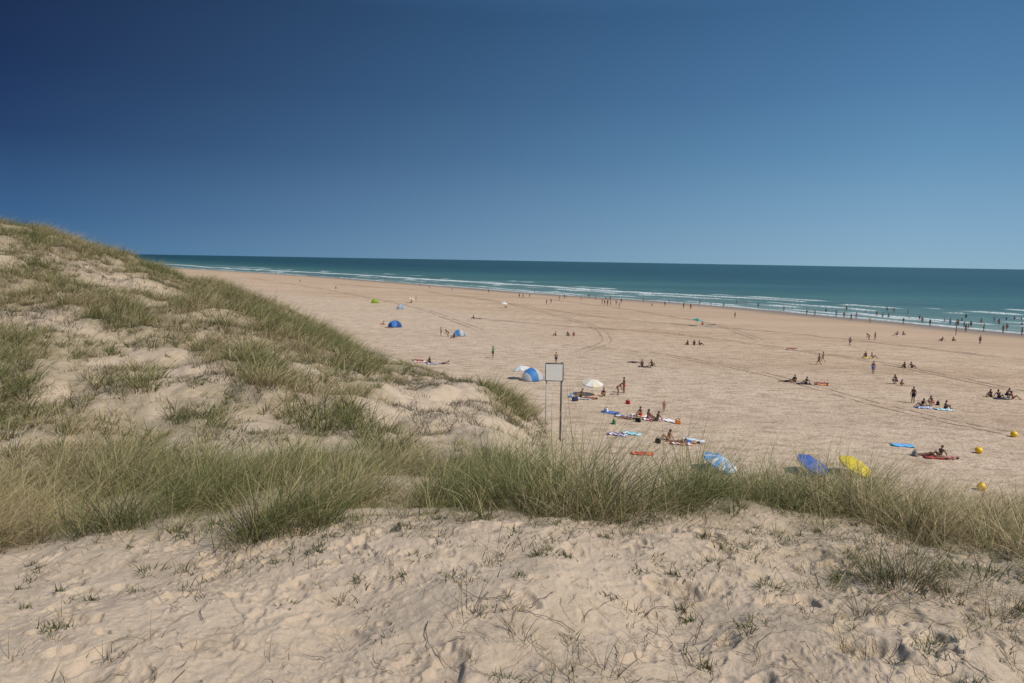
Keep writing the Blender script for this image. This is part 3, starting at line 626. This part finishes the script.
PE = [
 (493,358,'stand',60,'sgreen/black','person in green top and dark shorts standing alone at left centre of the beach',1.0,'t','b'),
 (556,364,'stand',200,'mnavy','person standing just behind the sign board',.95,'t','b'),
 (624,393,'arms',100,'mred','person in red shorts standing right of the cream parasol',1.0,'d','b'),
 (618,395,'bend',-80,'wblack','person bending over beside the standing one in red shorts',.95,'t','n'),
 (604,396,'knees',150,'wnavy','person sitting with knees up at the right of the cream parasol',1,'t','b'),
 (581,397,'sit',120,'mblack','person leaning back at the left of the cream parasol',1,'t','b'),
 (590,399,'lie',80,'wred','person lying in front of the cream parasol pole',1,'t','n'),
 (648,419,'knees',-60,'wpurple','person sitting knees up on the red and white towel, left of the pair',1,'t','b'),
 (657,421,'sit',110,'mblack','person leaning back on both hands on the red and white towel',1,'d','b'),
 (664,412,'stand',160,'wpink','small child standing behind the two on the red and white towel',.62,'t','n'),
 (627,419,'lie',75,'wblack','person lying on the blue and white towel left of the pair',1,'t','n'),
 (641,416,'knees',120,'mred','person hugging knees just left of the red and white towel',1,'t','b'),
 (668,440,'sit',100,'wred','person leaning back at the left end of the near red striped towel',1,'t','b'),
 (678,443,'prone',60,'wblack','person lying propped on elbows on the near red striped towel',1,'t','n'),
 (690,443,'lie',80,'mblue','person lying flat in blue shorts at the right of the near towels',1,'l','b'),
 (634,363,'lie',85,'mnavy','person lying flat at the left of the dark group mid beach',1,'d','b'),
 (642,366,'knees',170,'mblack','person sitting knees up in the dark group mid beach',1,'d','b'),
 (652,366,'sit',200,'wblack','person leaning back at the right of the dark group mid beach',1,'d','b'),
 (688,345,'knees',120,'mblack','left one of three people sitting close together mid beach',1,'d','b'),
 (694,345,'knees',180,'wnavy','middle one of three people sitting close together mid beach',1.05,'d','b'),
 (700,345,'sit',230,'mnavy','right one of three people sitting close together mid beach',1,'d','b'),
 (556,336,'knees',90,'mblack','left one of the seated people beyond the sign',1,'t','b'),
 (568,336,'sit',200,'wblack','seated person leaning back beyond the sign, nearer the middle',1,'d','b'),
 (574,336,'knees',160,'mred','seated person hugging knees right of the leaning one beyond the sign',1,'t','b'),
 (418,361,'lie',80,'wred','person lying on the red towel beside the dune edge',1,'t','n'),
 (430,363,'knees',140,'mblack','person sitting on the blue towel beside the dune edge',1,'d','b'),
 (444,364,'prone',100,'mnavy','person lying on the front right of the towels by the dune edge',1,'t','b'),
 (441,336,'stand',90,'mnavy','person standing left of the small blue tent beyond the dune',.95,'d','b'),
 (448,337,'bend',110,'wred','person bending in front of the small blue tent beyond the dune',1,'d','b'),
 (454,338,'sit',110,'mblack','person seated before the small blue tent beyond the dune',1,'d','b'),
 (383,325,'sit',100,'mred','person seated left of the far blue dome tent',1,'t','b'),
 (389,328,'lie',80,'wblack','person lying in front of the far blue dome tent',1,'t','b'),
 (474,319,'knees',100,'mblack','lone person sitting on the sand left of the far white parasol',1.1,'d','b'),
 (478,319,'lie',90,'wnavy','person lying beside the lone sitter left of the far white parasol',1,'t','b'),
 (506,308,'sit',90,'mblack','person seated under the far white parasol',1,'t','b'),
 (404,309,'knees',90,'mnavy','person sitting by the far white tent',1,'t','b'),
 (416,301,'stand',90,'mblack','person standing right of the far orange parasol',1,'t','b'),
 (411,303,'sit',90,'wred','person sitting under the far orange parasol',1,'t','b'),
 (712,325,'lie',70,'wblack','person lying on the teal towel right of the green parasol',1,'t','n'),
 (703,325,'knees',120,'mred','person sitting right beside the green parasol',1,'t','b'),
 (735,318,'stand',40,'mnavy','person standing on damp sand right of the green parasol',1,'d','b'),
 (792,349,'lie',85,'wred','person lying on the lone red towel right of centre',1,'t','n'),
 (819,365,'walk',60,'mblack','left one of two people walking together right of centre',1,'d','b'),
 (823,362,'walk',70,'wred','right one of two people walking together right of centre',.92,'t','n'),
 (850,346,'walk',10,'mnavy','person walking alone toward the sea on the right',1,'d','b'),
 (870,323,'stand',200,'wyellow','person in yellow standing near the water on the right',1,'t','y'),
 (866,357,'knees',120,'mblack','person sitting on the yellow and blue towel',1,'d','b'),
 (873,358,'sit',230,'wpink','person leaning back right of the yellow and blue towel',1,'t','n'),
 (873,374,'stand',180,'mblue','person standing upright below the yellow and blue towel',1,'d','b'),
 (869,340,'bend',90,'wblack','person bending over above the yellow and blue towel',1,'t','b'),
 (875,340,'stand',270,'mred','person in red shorts standing above the yellow and blue towel',.95,'t','b'),
 (897,335,'sit',110,'mnavy','person seated at the pink towel',1,'t','b'),
 (903,335,'knees',210,'wblack','person hugging knees right of the pink towel',1,'t','b'),
 (905,368,'knees',100,'mblack','left one of two seated people above the crouching ones',1,'d','b'),
 (912,368,'sit',200,'wnavy','right one of two seated people above the crouching ones',1,'d','b'),
 (896,384,'crouch',100,'mnavy','person in navy shorts crouching on sand left of the standing one',1.1,'d','b'),
 (901,386,'crouch',-100,'wred','child in red crouching opposite another on the sand',.75,'t','n'),
 (913,403,'stand',120,'mnavy','tall person standing at the left of the blue towel group on the right',1.0,'d','b'),
 (932,406,'crouch',100,'mred','person crouching on the blue towel of the right group',1.0,'t','b'),
 (922,407,'sit',100,'wblack','person leaning back on the blue towel of the right group',1,'d','b'),
 (945,409,'knees',250,'mblack','person sitting knees up at the turquoise towel',1,'d','b'),
 (787,382,'prone',70,'mblack','leftmost person of the row lounging right of centre, propped on elbows',1,'d','b'),
 (795,382,'knees',140,'wnavy','person hugging knees second in the row lounging right of centre',1,'d','b'),
 (806,384,'sit',120,'mblack','person leaning back third in the row lounging right of centre',1,'d','b'),
 (822,384,'lie',90,'wred','rightmost person of the row lounging right of centre, lying flat',1,'t','n'),
 (991,397,'knees',100,'mblack','leftmost of four people grouped at the right edge, hugging knees',1,'d','b'),
 (999,398,'sit',180,'wblack','seated person second from left in the group at the right edge',1.05,'d','b'),
 (1007,398,'crouch',200,'mnavy','crouching person third from left in the group at the right edge',1.05,'d','b'),
 (1013,399,'sit',230,'wred','rightmost seated person of the group at the right edge',1,'t','b'),
 (926,456,'prone',75,'wblack','person lying on the front between the blue and red towels at lower right',1,'d','b'),
 (940,457,'sit',110,'mblack','person leaning back at the red towel at lower right',1,'d','b'),
 (948,459,'lie',85,'wpink','person lying flat at the right end of the lower right towels',1,'t','n'),
 (942,341,'sit',100,'mblack','left one of two seated people near the right waterline',1,'d','b'),
 (953,341,'knees',200,'wred','right one of two seated people near the right waterline',1,'d','b'),
 (980,344,'stand',180,'mnavy','person standing alone on dry sand below the right bathers',1,'d','b'),
]
for u, v, po, hd, dr, lb, sc, sk, ha in PE: person(u, v, po, hd, dr, lb, None, sc, sk, ha)
GR = [('people in the shallows at the right', 'dark distant bather standing in the shallows at the right', 1.12, 4.5, [(808,314),(816,316),(829,312),(838,319),(846,314),(856,320),(862,320),(880,317),(893,319),(903,325),(915,318),(922,324),(928,321),(938,326),(945,322),(958,329),(963,327),(969,330),(975,319),(985,323),(993,320),(1003,333),(1008,329),(1016,327),(1020,334),(955,324),(898,312),(870,312),(780,310),(842,308),(866,315),(908,315),(960,325),(966,323),(970,328),(998,326),(1012,322),(1006,319),(888,312),(960,331),(1018,321),(965,333),(978,329),(1001,325),(948,327)]),
      ('people at the waterline in the middle', 'small dark figure at the water edge in the middle distance', 1.05, 2.0, [(563,299),(570,298),(578,300),(587,299),(600,304),(606,303),(610,306),(616,305),(621,305),(655,307),(662,307),(683,308),(688,309),(712,306),(746,306),(760,309),(607,299),(560,301),(640,301),(700,304),(603,306),(613,301),(618,308),(670,303),(725,307),(738,305),(608,306),(597,300)]),
      ('people at the far waterline on the left', 'tiny dark figure near the far left part of the waterline', 1.05, .8, [(518,298),(523,298),(529,298),(546,305),(551,304),(535,293),(452,291),(488,293),(385,281),(336,290),(420,286),(430,289),(345,279),(300,283)])]
cols = ['mnavy', 'wblack', 'mblack', 'wred', 'mblue', 'wnavy', 'mred', 'wturquoise']
i = 0
for gname, lab, gs, jit, pts in GR:
    for u, v in pts:
        person(min(1022, u+random.gauss(0, jit)), v+random.gauss(0, jit*.35), random.choice(['stand', 'arms', 'walk', 'stand', 'walk']), random.uniform(0, 360), cols[i % 8], lab, gname, gs*random.choice([1, 1.04, .95, .72, 1.04]), random.choice('tdd'), 'b'); i += 1
# ------------------------------------------------------------------ towels
TR = random.Random(3)
def towel(u, v, rot, c1, c2, label, w=.85, l=1.65):
    x, y, z = on_beach(u, v); b = bmesh.new(); nx, ny = 10, 20; ph = TR.uniform(0, 6)
    vs = [[b.verts.new(((i/nx-.5)*w*(1+.06*math.sin(j*.5+ph))+.04*math.sin(j*.7+ph), (j/ny-.5)*l+.04*math.sin(i*.9+ph), .04+.03*math.sin(i*1.1+j*.6+ph)*math.sin(j*.4)+.015*math.sin(j*1.7+ph)+(.06 if j > 17 and i < 5 else 0))) for j in range(ny+1)] for i in range(nx+1)]
    for i in range(nx):
        for j in range(ny):
            f = b.faces.new((vs[i][j], vs[i+1][j], vs[i+1][j+1], vs[i][j+1])); f.material_index = 1 if (j in (2, 3, 16, 17) or (c2 == 'white' and i % 3 == 1)) else 0
    ex = bmesh.ops.extrude_face_region(b, geom=b.faces[:]); bmesh.ops.translate(b, vec=(0, 0, .012), verts=[q for q in ex['geom'] if isinstance(q, bmesh.types.BMVert)])
    o = link('beach_towel', fin(b, 'towel'), [cloth(c1), cloth(c2)]); o.location = (x, y, z+.015); o.rotation_euler[2] = math.radians(rot); tag(o, label, 'towel')
for a in [
 (652,420,70,'red','white','red and white towel under the seated pair above the crest grass'),
 (624,417,60,'blue','white','blue and white towel left of the seated pair'),
 (642,454,85,'red','orange','red towel lying alone just above the crest grass'),
 (618,435,65,'purple','white','small purple and white towel above the lone red towel'),
 (681,444,80,'red','white','red striped towel under the three people above the crest grass'),
 (694,441,50,'paleblue','white','pale blue towel at the right of the red striped towel'),
 (903,446,75,'skyblue','turquoise','blue towel at the left of the lower right group'),
 (936,458,80,'red','black','red and black towel under the lower right group'),
 (924,408,85,'blue','white','blue and white towel under the group on the right side'),
 (944,410,75,'turquoise','white','turquoise towel right of the blue one on the right side'),
 (804,384,80,'navy','black','navy towel under the lounging row right of centre'),
 (822,385,65,'orange','navy','orange towel at the right end of the lounging row'),
 (792,350,85,'red','white','lone red and white towel on open sand right of centre'),
 (709,326,85,'turquoise','blue','teal towel right of the green parasol'),
 (433,364,85,'blue','white','blue and white towel beside the dune edge'),
 (420,362,85,'red','white','red and white towel beside the dune edge'),
 (645,367,80,'black','grey','black and grey towel under the dark group mid beach'),
 (868,358,85,'yellow','blue','yellow and blue towel on the right half of the beach'),
 (896,336,85,'pink','white','pink towel near the right waterline'),
 (1002,399,85,'navy','grey','navy towel under the group at the right edge'),
 (584,399,80,'grey','white','grey and white towel left of the cream parasol foot'),
 (611,413,50,'blue','navy','dark blue towel between the cream parasol and the seated pair'),
 (669,421,40,'white','red','white and red towel right of the seated pair'),
 (632,434,60,'turquoise','white','turquoise and white towel beside the small purple one'),
 (640,416,60,'orange','white','orange and white towel behind the seated pair'),
]: towel(*a)
def bag(u, v, c, label, sc=1.0):
    x, y, z = on_beach(u, v); r = bpy.data.objects.new('beach_bag', None); COL.objects.link(r); r.location = (x, y, z); r.scale = (sc,)*3; r.rotation_euler[2] = random.uniform(0, 3)
    b = bmesh.new(); bmesh.ops.create_cube(b, size=1, matrix=Matrix.Translation((0, 0, .19)) @ Matrix.Diagonal((.5, .26, .36, 1)))
    for q in b.verts:
        if q.co.z > .2: q.co.x *= .86; q.co.y *= .45
    bmesh.ops.subdivide_edges(b, edges=b.edges[:], cuts=3, use_grid_fill=True)
    for q in b.verts: q.co += V3((.015*math.sin(q.co.z*30), .02*math.sin(q.co.x*17), 0))
    bmesh.ops.bevel(b, geom=[e for e in b.edges if e.calc_face_angle(0) > .9], offset=.02, segments=2, affect='EDGES')
    link('bag_body', fin(b, 'bag_body'), cloth(c), r)
    for s in (-1, 1):
        b = bmesh.new(); pts = [V3((.14*math.cos(a), .05*s, .36+.16*math.sin(a))) for a in np.linspace(0, PI, 9)]
        for p0, p1 in zip(pts, pts[1:]): rod(b, p0, p1, .012, seg=6)
        link('handle', fin(b, 'handle'), cloth('black'), r)
    tag(r, label, 'bag')
bag(575,401,'navy','navy beach bag left below the cream parasol',1.2)
bag(638,422,'black','black beach bag left of the seated pair')
bag(606,412,'white','white beach bag by the dark blue towel')
bag(915,456,'grey','grey beach bag between the lower right towels')
bag(938,405,'black','black beach bag between blue and turquoise towels')
bag(658,443,'black','black beach bag left of the red striped towel')
bag(571,397,'skyblue','light blue beach bag beside the grey and white towel')
bag(678,424,'orange','orange beach bag right of the white towel')
bag(628,404,'red','red beach bag between the person in red shorts and the towels')
bag(614,424,'green','green beach bag below the dark blue towel')
# ------------------------------------------------------------------ parasols
def parasol(u, v, rad, tilt, tdir, ca, cb, label, ph=1.9, low_z=1.05, mesh_n=8, depth=.36, stripe=6):
    x, y, z = on_beach(u, v)
    r = bpy.data.objects.new('beach_parasol', None); COL.objects.link(r); r.location = (x, y, z); tag(r, label, 'parasol')
    ax = V3((math.sin(math.radians(tdir)), math.cos(math.radians(tdir)), 0)); R_ = Matrix.Rotation(math.radians(tilt), 4, V3((0, 0, 1)).cross(ax))
    low = V3((0, 0, low_z)); apex = low+(R_ @ V3((0, 0, ph-low.z)))
    b = bmesh.new(); rings = 7; seg = mesh_n*6
    top = b.verts.new((0, 0, 0)); prev = None
    for i in range(1, rings+1):
        f = i/rings; ring = []
        for k in range(seg):
            a = 2*PI*k/seg; sag = math.sin(PI*(k % 6)/6)
            rr = rad*f*(1-.07*sag*f); zz = -depth*rad*(f**1.5)-.055*sag*f*rad
            ring.append(b.verts.new((rr*math.cos(a), rr*math.sin(a), zz)))
        for k in range(seg):
            k2 = (k+1) % seg
            fc = b.faces.new((top, ring[k], ring[k2])) if prev is None else b.faces.new((prev[k], ring[k], ring[k2], prev[k2]))
            fc.material_index = (k//stripe) % 2
        prev = ring
    val = []
    for k in range(seg):
        q = prev[k].co; val.append(b.verts.new((q.x*1.005, q.y*1.005, q.z-.08-.03*math.sin(PI*(k % 6)/6))))
    for k in range(seg):
        k2 = (k+1) % seg; fc = b.faces.new((prev[k], val[k], val[k2], prev[k2])); fc.material_index = (k//stripe) % 2
    me = fin(b, 'canopy', False); M = Matrix.Translation(apex) @ R_; me.transform(M)
    mats = [simple(c+'_canopy', CL[c] if c != 'blue' else (.03, .12, .50), .75, .05, .25) for c in (ca, cb)]
    link('canopy', me, mats, r)
    b = bmesh.new(); rod(b, (0, 0, -.35), low, .019); rod(b, low, apex, .016); link('pole', fin(b, 'pole'), simple('white_metal', (.7, .7, .68), .4), r)
    b = bmesh.new(); rod(b, apex-(R_ @ V3((0, 0, .01))), apex+(R_ @ V3((0, 0, .10))), .02, .008); link('tip', fin(b, 'tip'), simple('white_plastic', (.7, .7, .7), .5), r)
    for k in range(mesh_n):
        a = 2*PI*k/mesh_n; b = bmesh.new()
        pts = [V3((rad*f*math.cos(a), rad*f*math.sin(a), -depth*rad*(f**1.5)-.018)) for f in (0.02, .3, .6, .8, 1)]
        for p0, p1 in zip(pts, pts[1:]): rod(b, p0, p1, .006, seg=5)
        rb = fin(b, 'rib'); rb.transform(M); link('rib', rb, simple('white_metal', (.7, .7, .68), .4), r)
parasol(811,473,1.15,27,132,'blue','blue','plain deep blue parasol tilted over, left of the yellow one',1.05,.35,8,.32)
parasol(853,474,1.12,26,134,'yellow','yellow','plain yellow parasol tilted on the sand right of the blue one',1.05,.35,8,.32)
parasol(719,470,1.25,24,120,'skyblue','white','blue and white striped parasol tilted low above the crest grass',.98,.35,8,.30,3)
parasol(592,395,1.15,10,160,'cream','white','cream and white parasol upright right of the sign',1.7)
parasol(521,379,1.0,12,270,'white','white','white parasol touching the left of the big blue tent',1.6)
parasol(697,326,1.1,10,90,'turquoise','green','turquoise and green parasol standing alone beyond mid beach',1.8)
parasol(504,308,1.1,8,90,'white','white','tiny white parasol far out near the waterline',1.8)
parasol(411,303,1.1,8,90,'orange','white','tiny orange and white parasol far away on the left',1.8)
# ------------------------------------------------------------------ tents
def tent(u, v, c1, c2, label, w=1.15, d=.9, h=1.15, rot=180, pan=5):
    x, y, z = on_beach(u, v); r = bpy.data.objects.new('beach_tent', None); COL.objects.link(r); r.location = (x, y, z); r.rotation_euler[2] = math.radians(rot); tag(r, label, 'tent')
    b = bmesh.new(); nu, nv = 20, 10; g_ = []
    for i in range(nu+1):
        a = PI*i/nu
        row = []
        for j in range(nv+1):
            t = (j/nv)*PI*.62-.12*PI
            sx = w*math.cos(a); k = math.sin(a)
            yy = d*math.sin(-t)*(.55+.45*k); zz = h*k*max(0, math.cos(t))*(1-.05*abs(math.sin(a*nu/pan*.5)))
            row.append(b.verts.new((sx*(1-.12*(j/nv)**2), yy, zz+.01)))
        g_.append(row)
    for i in range(nu):
        for j in range(nv):
            f = b.faces.new((g_[i][j], g_[i+1][j], g_[i+1][j+1], g_[i][j+1])); f.material_index = 1 if (i//pan) % 2 else 0
    bmesh.ops.solidify(b, geom=b.faces[:], thickness=.012)
    link('canopy', fin(b, 'canopy'), [simple(c+'_tent_fabric', CL[c], .6, .05, .2) for c in (c1, c2)], r)
    b = bmesh.new(); pts = [V3((w*math.cos(a), d*.33*(.55+.45*math.sin(a)), h*.93*math.sin(a)+.02)) for a in np.linspace(0, PI, 15)]
    for p0, p1 in zip(pts, pts[1:]): rod(b, p0, p1, .012, seg=6)
    link('pole', fin(b, 'pole'), simple('tent_pole', (.1, .1, .1), .5), r)
    b = bmesh.new(); bmesh.ops.create_cube(b, size=1, matrix=Matrix.Translation((0, -.1, .03)) @ Matrix.Diagonal((w*1.7, d*1.3, .03, 1))); bmesh.ops.bevel(b, geom=b.edges[:], offset=.008, affect='EDGES')
    link('floor_sheet', fin(b, 'floor_sheet'), cloth('grey'), r)
tent(532,380,'skyblue','white','big blue and white dome tent left of the sign',1.4,1.2,1.45,40,5)
tent(395,327,'skyblue','blue','blue dome tent far left just beyond the dune ridge',1.45,1.2,1.4,30)
tent(459,336,'skyblue','white','small blue and white tent beyond the dune ridge',1.1,.9,1.2,20)
tent(375,303,'lime','lime','small yellow green tent farthest to the left',1.2,1,1.4,10)
tent(401,309,'white','paleblue','small white tent far away on the left',1.2,1,1.3,10)
# ------------------------------------------------------------------ yellow marker buoys
def buoy(u, v, label, R=.27):
    x, y, z = on_beach(u, v); r = bpy.data.objects.new('marker_buoy', None); COL.objects.link(r); r.location = (x, y, z); r.rotation_euler = (.25, .1, random.uniform(0, 6)); tag(r, label, 'buoy')
    b = bmesh.new(); bmesh.ops.create_uvsphere(b, u_segments=28, v_segments=16, radius=R, matrix=Matrix.Translation((0, 0, R*.9)) @ Matrix.Diagonal((1, 1, .95, 1)))
    for q in b.verts:
        if abs(q.co.z-R*.9) < R*.12: q.co.x *= 1.035; q.co.y *= 1.035
    link('float', fin(b, 'float'), simple('yellow_plastic', (.78, .50, .02), .45), r)
    b = bmesh.new(); rod(b, (0, 0, R*1.78), (0, 0, R*1.98), .06, .045, 14)
    pts = [V3((.05*math.cos(a), 0, R*1.98+.05+.05*math.sin(a))) for a in np.linspace(0, 2*PI, 13)]
    for p0, p1 in zip(pts, pts[1:]): rod(b, p0, p1, .012, seg=6)
    link('lifting_ring', fin(b, 'lifting_ring'), simple('yellow_plastic', (.78, .50, .02), .45), r)
buoy(982,490,'round yellow buoy on sand, nearest of the three yellow ones')
buoy(978,453,'round yellow buoy on sand, middle of the three yellow ones')
buoy(1015,437,'round yellow buoy on sand, farthest one near the right edge')
# ------------------------------------------------------------------ sign
D = 29.5
def at_depth(u, v, Y):
    d = ray(u, v); k = Y/d.y; return V3((d.x*k, Y, EYE+d.z*k))
top = at_depth(562, 363, D); tl = at_depth(547, 364, D)
x0, x1 = tl.x, top.x
sg = bpy.data.objects.new('notice_sign', None); COL.objects.link(sg); gz0 = hz((x0+x1)/2, D); sg.location = ((x0+x1)/2, D, gz0)
tag(sg, 'weathered white notice board on two thin posts beside the dune', 'sign')
galv = simple('galvanised_steel', (.42, .42, .40), .45); dark = simple('dark_steel', (.10, .10, .10), .5)
for xx, tz, rr_p, mm_ in ((x0, tl.z, .030, galv), (x1, top.z, .042, dark)):
    b = bmesh.new(); rod(b, (xx-sg.location.x, 0, -.8), (xx-sg.location.x, 0, tz-gz0), rr_p, seg=12); bmesh.ops.create_icosphere(b, subdivisions=2, radius=rr_p*1.06, matrix=Matrix.Translation((xx-sg.location.x, 0, tz-gz0)))
    link('post', fin(b, 'post'), mm_, sg)
bw = x1-x0+.12; bh = 18/FP*D; cx = .0; cz = top.z-gz0-bh/2-.01
b = bmesh.new(); bmesh.ops.create_cube(b, size=1, matrix=Matrix.Translation((cx, -.06, cz)) @ Matrix.Diagonal((bw, .02, bh, 1))); bmesh.ops.bevel(b, geom=b.edges[:], offset=.004, affect='EDGES')
bd = link('board', fin(b, 'board', False), simple('faded_white_board', (.74, .73, .68), .6, .08), sg)
for a0, a1 in (((-.5, -.5), (.5, -.5)), ((-.5, .5), (.5, .5)), ((-.5, -.5), (-.5, .5)), ((.5, -.5), (.5, .5))):
    b = bmesh.new(); rod(b, (cx+a0[0]*bw, -.065, cz+a0[1]*bh), (cx+a1[0]*bw, -.065, cz+a1[1]*bh), .022, seg=6); link('frame', fin(b, 'frame'), dark, bd)
# ------------------------------------------------------------------ vehicle tracks on the beach
tm = simple('pressed_sand', (.36, .25, .165), .95, .3)
def track(px, w, name_label, gap=.8):
    P_ = [on_beach(*q) for q in px]; n = 200
    tt = np.linspace(0, len(P_)-1, n); xs_ = np.interp(tt, range(len(P_)), [q[0] for q in P_]); ys_ = np.interp(tt, range(len(P_)), [q[1] for q in P_])
    k = np.exp(-np.linspace(-2, 2, 51)**2); k /= k.sum(); xs_ = np.convolve(np.pad(xs_, 25, mode='reflect', reflect_type='odd'), k, 'valid'); ys_ = np.convolve(np.pad(ys_, 25, mode='reflect', reflect_type='odd'), k, 'valid')
    tx = np.gradient(xs_); ty = np.gradient(ys_); ll = np.hypot(tx, ty); nx = -ty/ll; ny = tx/ll
    Vs = []; Qs = []
    for off in (-gap, gap):
        base = len(Vs)
        for i in range(n):
            ww = w*max(0, 1.7*float(vn(i*.43, off*3, 7))-.25); jit = .12*(float(vn(i*.9, off, 9))-.5)
            for s in (-.5, .5):
                xx = xs_[i]+nx[i]*(off+jit+s*ww); yy = ys_[i]+ny[i]*(off+jit+s*ww); Vs.append((xx, yy, max(float(beach_z(np.array([xx]), np.array([yy]))[0]), SEA)+.035))
        for i in range(n-1): Qs.append((base+2*i, base+2*i+1, base+2*i+3, base+2*i+2))
    me = npmesh('tyre_tracks', np.array(Vs), np.array(Qs))
    tag(link('tyre_tracks', me, tm), name_label, 'tracks', kind='structure')
track([(300,282),(400,288),(480,298),(560,312),(640,322),(760,330),(900,345),(1023,360)], .5, 'wheel tracks curving along the damp sand')
track([(430,293),(500,302),(560,316),(600,328),(610,342),(580,352)], .45, 'wheel tracks bending back across the middle of the beach')
track([(470,318),(560,326),(660,332),(760,345),(880,362),(1023,392)], .45, 'wheel tracks crossing the middle of the beach')
track([(560,345),(650,352),(760,372),(860,400),(940,420),(1023,436)], .28, 'wheel tracks along the upper beach')
track([(250,278),(330,290),(420,308),(480,330)], .5, 'wheel tracks on the far left of the beach')
track([(330,284),(430,291),(540,298),(640,311),(720,325),(760,340)], .5, 'wheel tracks near the water in the middle of the beach')
# ------------------------------------------------------------------ light
el = math.radians(50); sx, sy = .86, -.51
sd = V3((sx*math.cos(el), sy*math.cos(el), math.sin(el)))
sl = bpy.data.lights.new('sun', 'SUN'); sl.energy = 4.2; sl.angle = math.radians(.5); sl.color = (1, .93, .82)
so = bpy.data.objects.new('sun', sl); COL.objects.link(so); so.rotation_euler = sd.to_track_quat('Z', 'Y').to_euler(); so.location = (30, -20, 60)
w = bpy.data.worlds.new('World'); scn.world = w; w.use_nodes = True; nt = w.node_tree
bg = nt.nodes['Background']; bg.inputs['Strength'].default_value = 1.0
sk = N(nt, 'ShaderNodeTexSky'); sk.sky_type = 'NISHITA'; sk.sun_disc = False; sk.sun_elevation = el; sk.sun_rotation = math.atan2(sx, sy)
tc = N(nt, 'ShaderNodeTexCoord').outputs['Generated']; sp = N(nt, 'ShaderNodeSeparateXYZ'); L(nt, tc, sp.inputs[0])
lr = ramp(nt, sp.outputs[2], [(0, lin(72, 116, 156)), (.05, lin(52, 94, 139)), (.14, lin(31, 61, 105)), (.22, lin(23, 46, 87)), (.32, lin(19, 36, 72)), (.7, lin(85, 125, 175))])  # top stop of both ramps, above the view, brightened as added fill light
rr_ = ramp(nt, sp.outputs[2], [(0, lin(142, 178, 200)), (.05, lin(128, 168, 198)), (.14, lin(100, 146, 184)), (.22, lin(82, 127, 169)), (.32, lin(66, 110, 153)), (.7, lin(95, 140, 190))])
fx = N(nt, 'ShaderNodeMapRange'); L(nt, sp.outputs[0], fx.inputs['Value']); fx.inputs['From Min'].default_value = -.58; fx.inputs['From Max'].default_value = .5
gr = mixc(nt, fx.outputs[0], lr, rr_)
nis = mixc(nt, 1.0, sk.outputs[0], (.05, .05, .05), 'MULTIPLY')
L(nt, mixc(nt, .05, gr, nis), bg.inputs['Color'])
